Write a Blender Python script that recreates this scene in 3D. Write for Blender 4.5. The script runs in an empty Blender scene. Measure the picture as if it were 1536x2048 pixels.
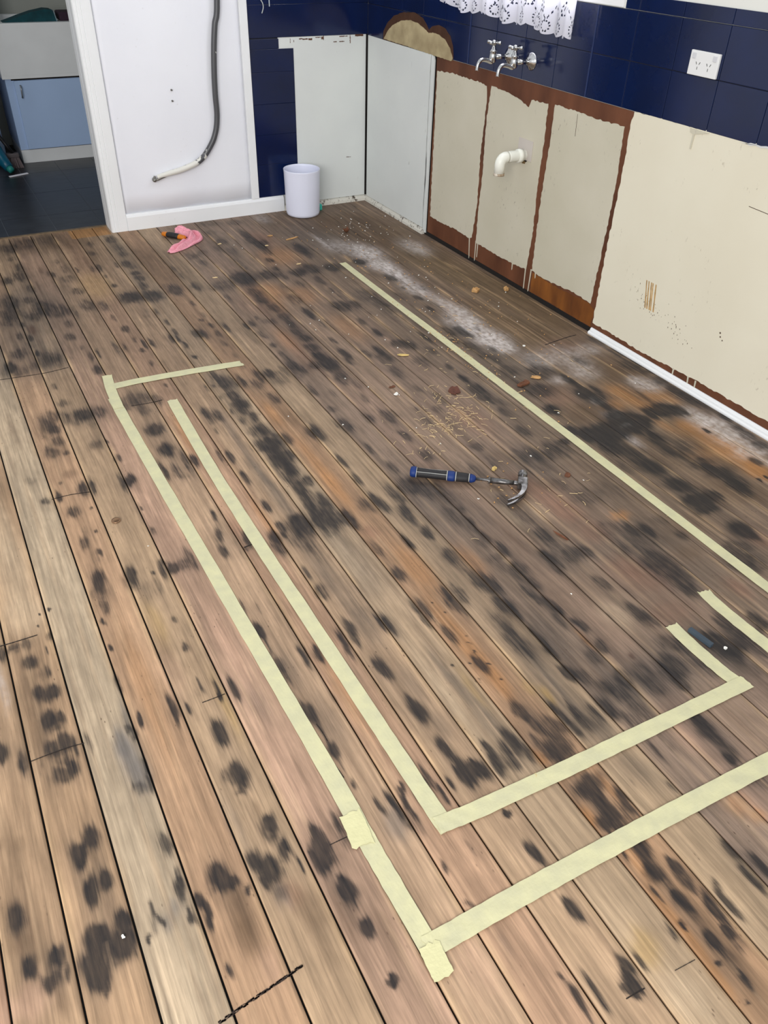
import bpy, bmesh, math, random
import numpy as np
from mathutils import Vector, Matrix
random.seed(7); RNG = np.random.RandomState(11)
S = bpy.context.scene; COL = S.collection
# ------------------------------------------------------------------ camera
FPX, YAW, PITCH, ROLL = 1596.55, 0.512596, 0.650850, -0.032374
CAM = (-2.32458, -4.47495, 1.43924)
cd = bpy.data.cameras.new('camera'); cam = bpy.data.objects.new('camera', cd); COL.objects.link(cam)
cd.sensor_fit = 'VERTICAL'; cd.sensor_height = 36.0; cd.sensor_width = 27.0; cd.lens = FPX / 2048 * 36.0; cd.clip_start = .05
_f = Vector((math.sin(YAW)*math.cos(PITCH), math.cos(YAW)*math.cos(PITCH), -math.sin(PITCH)))
_r = _f.cross(Vector((0, 0, 1))).normalized(); _d = _f.cross(_r)
_c, _s = math.cos(ROLL), math.sin(ROLL)
_r, _d = _c*_r + _s*_d, -_s*_r + _c*_d
M4 = Matrix((( _r.x, -_d.x, -_f.x, CAM[0]), (_r.y, -_d.y, -_f.y, CAM[1]), (_r.z, -_d.z, -_f.z, CAM[2]), (0, 0, 0, 1)))
cam.matrix_world = M4; S.camera = cam
# ------------------------------------------------------------------ world, lights, exposure
S.view_settings.view_transform = 'Standard'; S.view_settings.look = 'None'; S.view_settings.gamma = 1
S.view_settings.exposure = 0.49; S.view_settings.use_curve_mapping = False
W = bpy.data.worlds.new('daylight'); S.world = W; W.use_nodes = True
bg = W.node_tree.nodes['Background']; bg.inputs[0].default_value = (.93, .97, 1.0, 1); bg.inputs[1].default_value = 0.62
def area(name, loc, target, sx, sy, e, col=(1, 1, 1)):
    l = bpy.data.lights.new(name, 'AREA'); l.shape = 'RECTANGLE'; l.size = sx; l.size_y = sy; l.energy = e; l.color = col
    o = bpy.data.objects.new(name, l); COL.objects.link(o); o.location = loc
    o.rotation_euler = (Vector(target) - Vector(loc)).to_track_quat('-Z', 'Y').to_euler(); return o
area('window_daylight', (-4.4, -5.6, 2.0), (-1.2, -1.2, .3), 2.6, 1.9, 120, (1, .98, .95))
area('sink_window_daylight', (.16, -1.39, 1.66), (-2, -2.0, 0), 1.1, .85, 22, (.95, .98, 1))
area('laundry_daylight', (-2.7, 1.2, 1.7), (-1.5, 1.6, .4), .7, .7, 5, (.9, .96, 1))

# ------------------------------------------------------------------ helpers
def lin(c):
    return tuple((x/255/12.92 if x/255 <= .04045 else ((x/255+.055)/1.055)**2.4) for x in c)
def mat(name, rgb, rough=.5, metal=0, noise=.0, nscale=20, spec=.4, coat=0, bump=0, bscale=80, stretch=(1, 1, 1), rgb2=None, alpha=None):
    m = bpy.data.materials.new(name); m.use_nodes = True; nt = m.node_tree; b = nt.nodes['Principled BSDF']
    c = lin(rgb); b.inputs['Roughness'].default_value = rough; b.inputs['Metallic'].default_value = metal
    b.inputs['Specular IOR Level'].default_value = spec; b.inputs['Coat Weight'].default_value = coat
    tc = nt.nodes.new('ShaderNodeTexCoord'); mp = nt.nodes.new('ShaderNodeMapping'); mp.inputs['Scale'].default_value = stretch
    nt.links.new(tc.outputs['Object'], mp.inputs['Vector'])
    n = nt.nodes.new('ShaderNodeTexNoise'); n.inputs['Scale'].default_value = nscale; n.inputs['Detail'].default_value = 6
    nt.links.new(mp.outputs[0], n.inputs['Vector'])
    r = nt.nodes.new('ShaderNodeValToRGB'); e = r.color_ramp.elements
    c2 = lin(rgb2) if rgb2 else tuple(x*(1-noise) for x in c)
    e[0].position = .32; e[1].position = .68; e[0].color = (*c2, 1); e[1].color = (*c, 1) if rgb2 else (*[min(1, x*(1+noise*.5)) for x in c], 1)
    nt.links.new(n.outputs[0], r.inputs[0]); nt.links.new(r.outputs[0], b.inputs['Base Color'])
    if bump:
        n2 = nt.nodes.new('ShaderNodeTexNoise'); n2.inputs['Scale'].default_value = bscale; n2.inputs['Detail'].default_value = 4
        nt.links.new(mp.outputs[0], n2.inputs['Vector'])
        bp = nt.nodes.new('ShaderNodeBump'); bp.inputs['Strength'].default_value = bump; bp.inputs['Distance'].default_value = .002
        nt.links.new(n2.outputs[0], bp.inputs['Height']); nt.links.new(bp.outputs[0], b.inputs['Normal'])
    return m
def scuffed(name, rgb, scuff, amount=.62, scale=9, rough=.45, fine=60, stretch=(1, 1, 1), tint=None):
    """painted board with soft mottling and sparse scuff specks"""
    m = mat(name, rgb, rough, 0, .05, 3.2, .35, rgb2=tint); nt = m.node_tree; b = nt.nodes['Principled BSDF']
    base = b.inputs['Base Color'].links[0].from_socket
    tc = nt.nodes.new('ShaderNodeTexCoord'); mp = nt.nodes.new('ShaderNodeMapping'); mp.inputs['Scale'].default_value = stretch
    nt.links.new(tc.outputs['Object'], mp.inputs[0])
    n1 = nt.nodes.new('ShaderNodeTexNoise'); n1.inputs['Scale'].default_value = fine; n1.inputs['Detail'].default_value = 3
    n2 = nt.nodes.new('ShaderNodeTexNoise'); n2.inputs['Scale'].default_value = scale; n2.inputs['Detail'].default_value = 2
    nt.links.new(mp.outputs[0], n1.inputs[0]); nt.links.new(tc.outputs['Object'], n2.inputs[0])
    r1 = nt.nodes.new('ShaderNodeMapRange'); r1.inputs[1].default_value = amount; r1.inputs[2].default_value = amount+.1
    r2 = nt.nodes.new('ShaderNodeMapRange'); r2.inputs[1].default_value = .5; r2.inputs[2].default_value = .68
    nt.links.new(n1.outputs[0], r1.inputs[0]); nt.links.new(n2.outputs[0], r2.inputs[0])
    mu = nt.nodes.new('ShaderNodeMath'); mu.operation = 'MULTIPLY'; nt.links.new(r1.outputs[0], mu.inputs[0]); nt.links.new(r2.outputs[0], mu.inputs[1])
    mx = nt.nodes.new('ShaderNodeMix'); mx.data_type = 'RGBA'; mx.inputs[7].default_value = (*lin(scuff), 1)
    nt.links.new(mu.outputs[0], mx.inputs[0]); nt.links.new(base, mx.inputs[6]); nt.links.new(mx.outputs[2], b.inputs['Base Color'])
    return m
def link(name, me, m, parent=None, smooth=False, loc=None):
    o = bpy.data.objects.new(name, me); COL.objects.link(o)
    if m: me.materials.append(m)
    if parent: o.parent = parent
    if loc: o.location = loc
    if smooth:
        for p in me.polygons: p.use_smooth = True
    return o
def obj(name, bm, m, parent=None, smooth=False, loc=None):
    bmesh.ops.recalc_face_normals(bm, faces=bm.faces)
    me = bpy.data.meshes.new(name); bm.to_mesh(me); bm.free(); return link(name, me, m, parent, smooth, loc)
def tag(o, label, cat, group=None, kind=None):
    o['label'] = label; o['category'] = cat
    if group: o['group'] = group
    if kind: o['kind'] = kind
    return o
def thing(name, label, cat, loc=(0, 0, 0), rot=(0, 0, 0), group=None):
    o = bpy.data.objects.new(name, None); COL.objects.link(o); o.location = loc; o.rotation_euler = rot; o.empty_display_size = .05
    return tag(o, label, cat, group)
def struct(o):
    o['kind'] = 'structure'; return o
def BM(): return bmesh.new()
def box(bm, x0, x1, y0, y1, z0, z1, bev=0):
    r = bmesh.ops.create_cube(bm, size=1); vs = r['verts']
    for v in vs: v.co = Vector((x0+(v.co.x+.5)*(x1-x0), y0+(v.co.y+.5)*(y1-y0), z0+(v.co.z+.5)*(z1-z0)))
    if bev:
        es = {e for v in vs for e in v.link_edges}
        bmesh.ops.bevel(bm, geom=list(es), offset=bev, segments=2, affect='EDGES', profile=.6)
    return bm
def prism(bm, pts, axis, a, b):
    """polygon pts in the two other axes, extruded along axis from a to b"""
    def P(p, t):
        return {'x': (t, p[0], p[1]), 'y': (p[0], t, p[1]), 'z': (p[0], p[1], t)}[axis]
    n = len(pts); A = [bm.verts.new(P(p, a)) for p in pts]; B = [bm.verts.new(P(p, b)) for p in pts]
    bm.faces.new(A); bm.faces.new(B[::-1])
    for i in range(n): bm.faces.new((A[i], B[i], B[(i+1) % n], A[(i+1) % n]))
    return bm
def loft(bm, rings, close=True):
    """rings: list of lists of points, capped tube"""
    R = [[bm.verts.new(p) for p in r] for r in rings]; n = len(R[0])
    for a, b in zip(R, R[1:]):
        for i in range(n): bm.faces.new((a[i], a[(i+1) % n], b[(i+1) % n], b[i]))
    if close: bm.faces.new(R[0][::-1]); bm.faces.new(R[-1])
    return bm
def lathe(bm, prof, n=32, axis='z', origin=(0, 0, 0), caps=False):
    rings = []
    for r, h in prof:
        ring = []
        for i in range(n):
            a = 2*math.pi*i/n; c, s = r*math.cos(a), r*math.sin(a)
            p = {'z': (c, s, h), 'x': (h, c, s), 'y': (c, h, s)}[axis]
            ring.append(tuple(o+q for o, q in zip(origin, p)))
        rings.append(ring)
    return loft(bm, rings, caps)
def tube(bm, path, rad, n=12):
    """round tube along a path; rad number or list"""
    P = [Vector(p) for p in path]; rings = []; up = None
    for i, p in enumerate(P):
        t = (P[min(i+1, len(P)-1)] - P[max(i-1, 0)]).normalized()
        if up is None:
            up = Vector((0, 0, 1)) if abs(t.z) < .9 else Vector((1, 0, 0))
        u = t.cross(up).normalized(); up = u.cross(t).normalized()
        r = rad[i] if isinstance(rad, (list, tuple)) else rad
        rings.append([tuple(p + r*(math.cos(2*math.pi*k/n)*u + math.sin(2*math.pi*k/n)*up)) for k in range(n)])
    return loft(bm, rings)
def smooth_path(pts, k=8):
    P = [Vector(p) for p in pts]; out = []
    for i in range(len(P)-1):
        p0, p1, p2, p3 = P[max(i-1, 0)], P[i], P[i+1], P[min(i+2, len(P)-1)]
        for j in range(k):
            t = j/k; out.append(.5*((2*p1)+(p2-p0)*t+(2*p0-5*p1+4*p2-p3)*t*t+(3*p1-p0-3*p2+p3)*t**3))
    out.append(P[-1]); return out
def ragged(pts, amp, step, seed=0, closed=True):
    rnd = random.Random(seed); out = []; n = len(pts)
    for i in range(n if closed else n-1):
        a, b = Vector((*pts[i], 0)), Vector((*pts[(i+1) % n], 0)); L = (b-a).length; k = max(1, int(L/step))
        d = (b-a)/max(L, 1e-6); nn = Vector((-d.y, d.x, 0))
        for j in range(k):
            p = a+(b-a)*(j/k) + (nn*rnd.uniform(-amp, amp) if j else Vector((0, 0, 0))); out.append((p.x, p.y))
    return out
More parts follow.
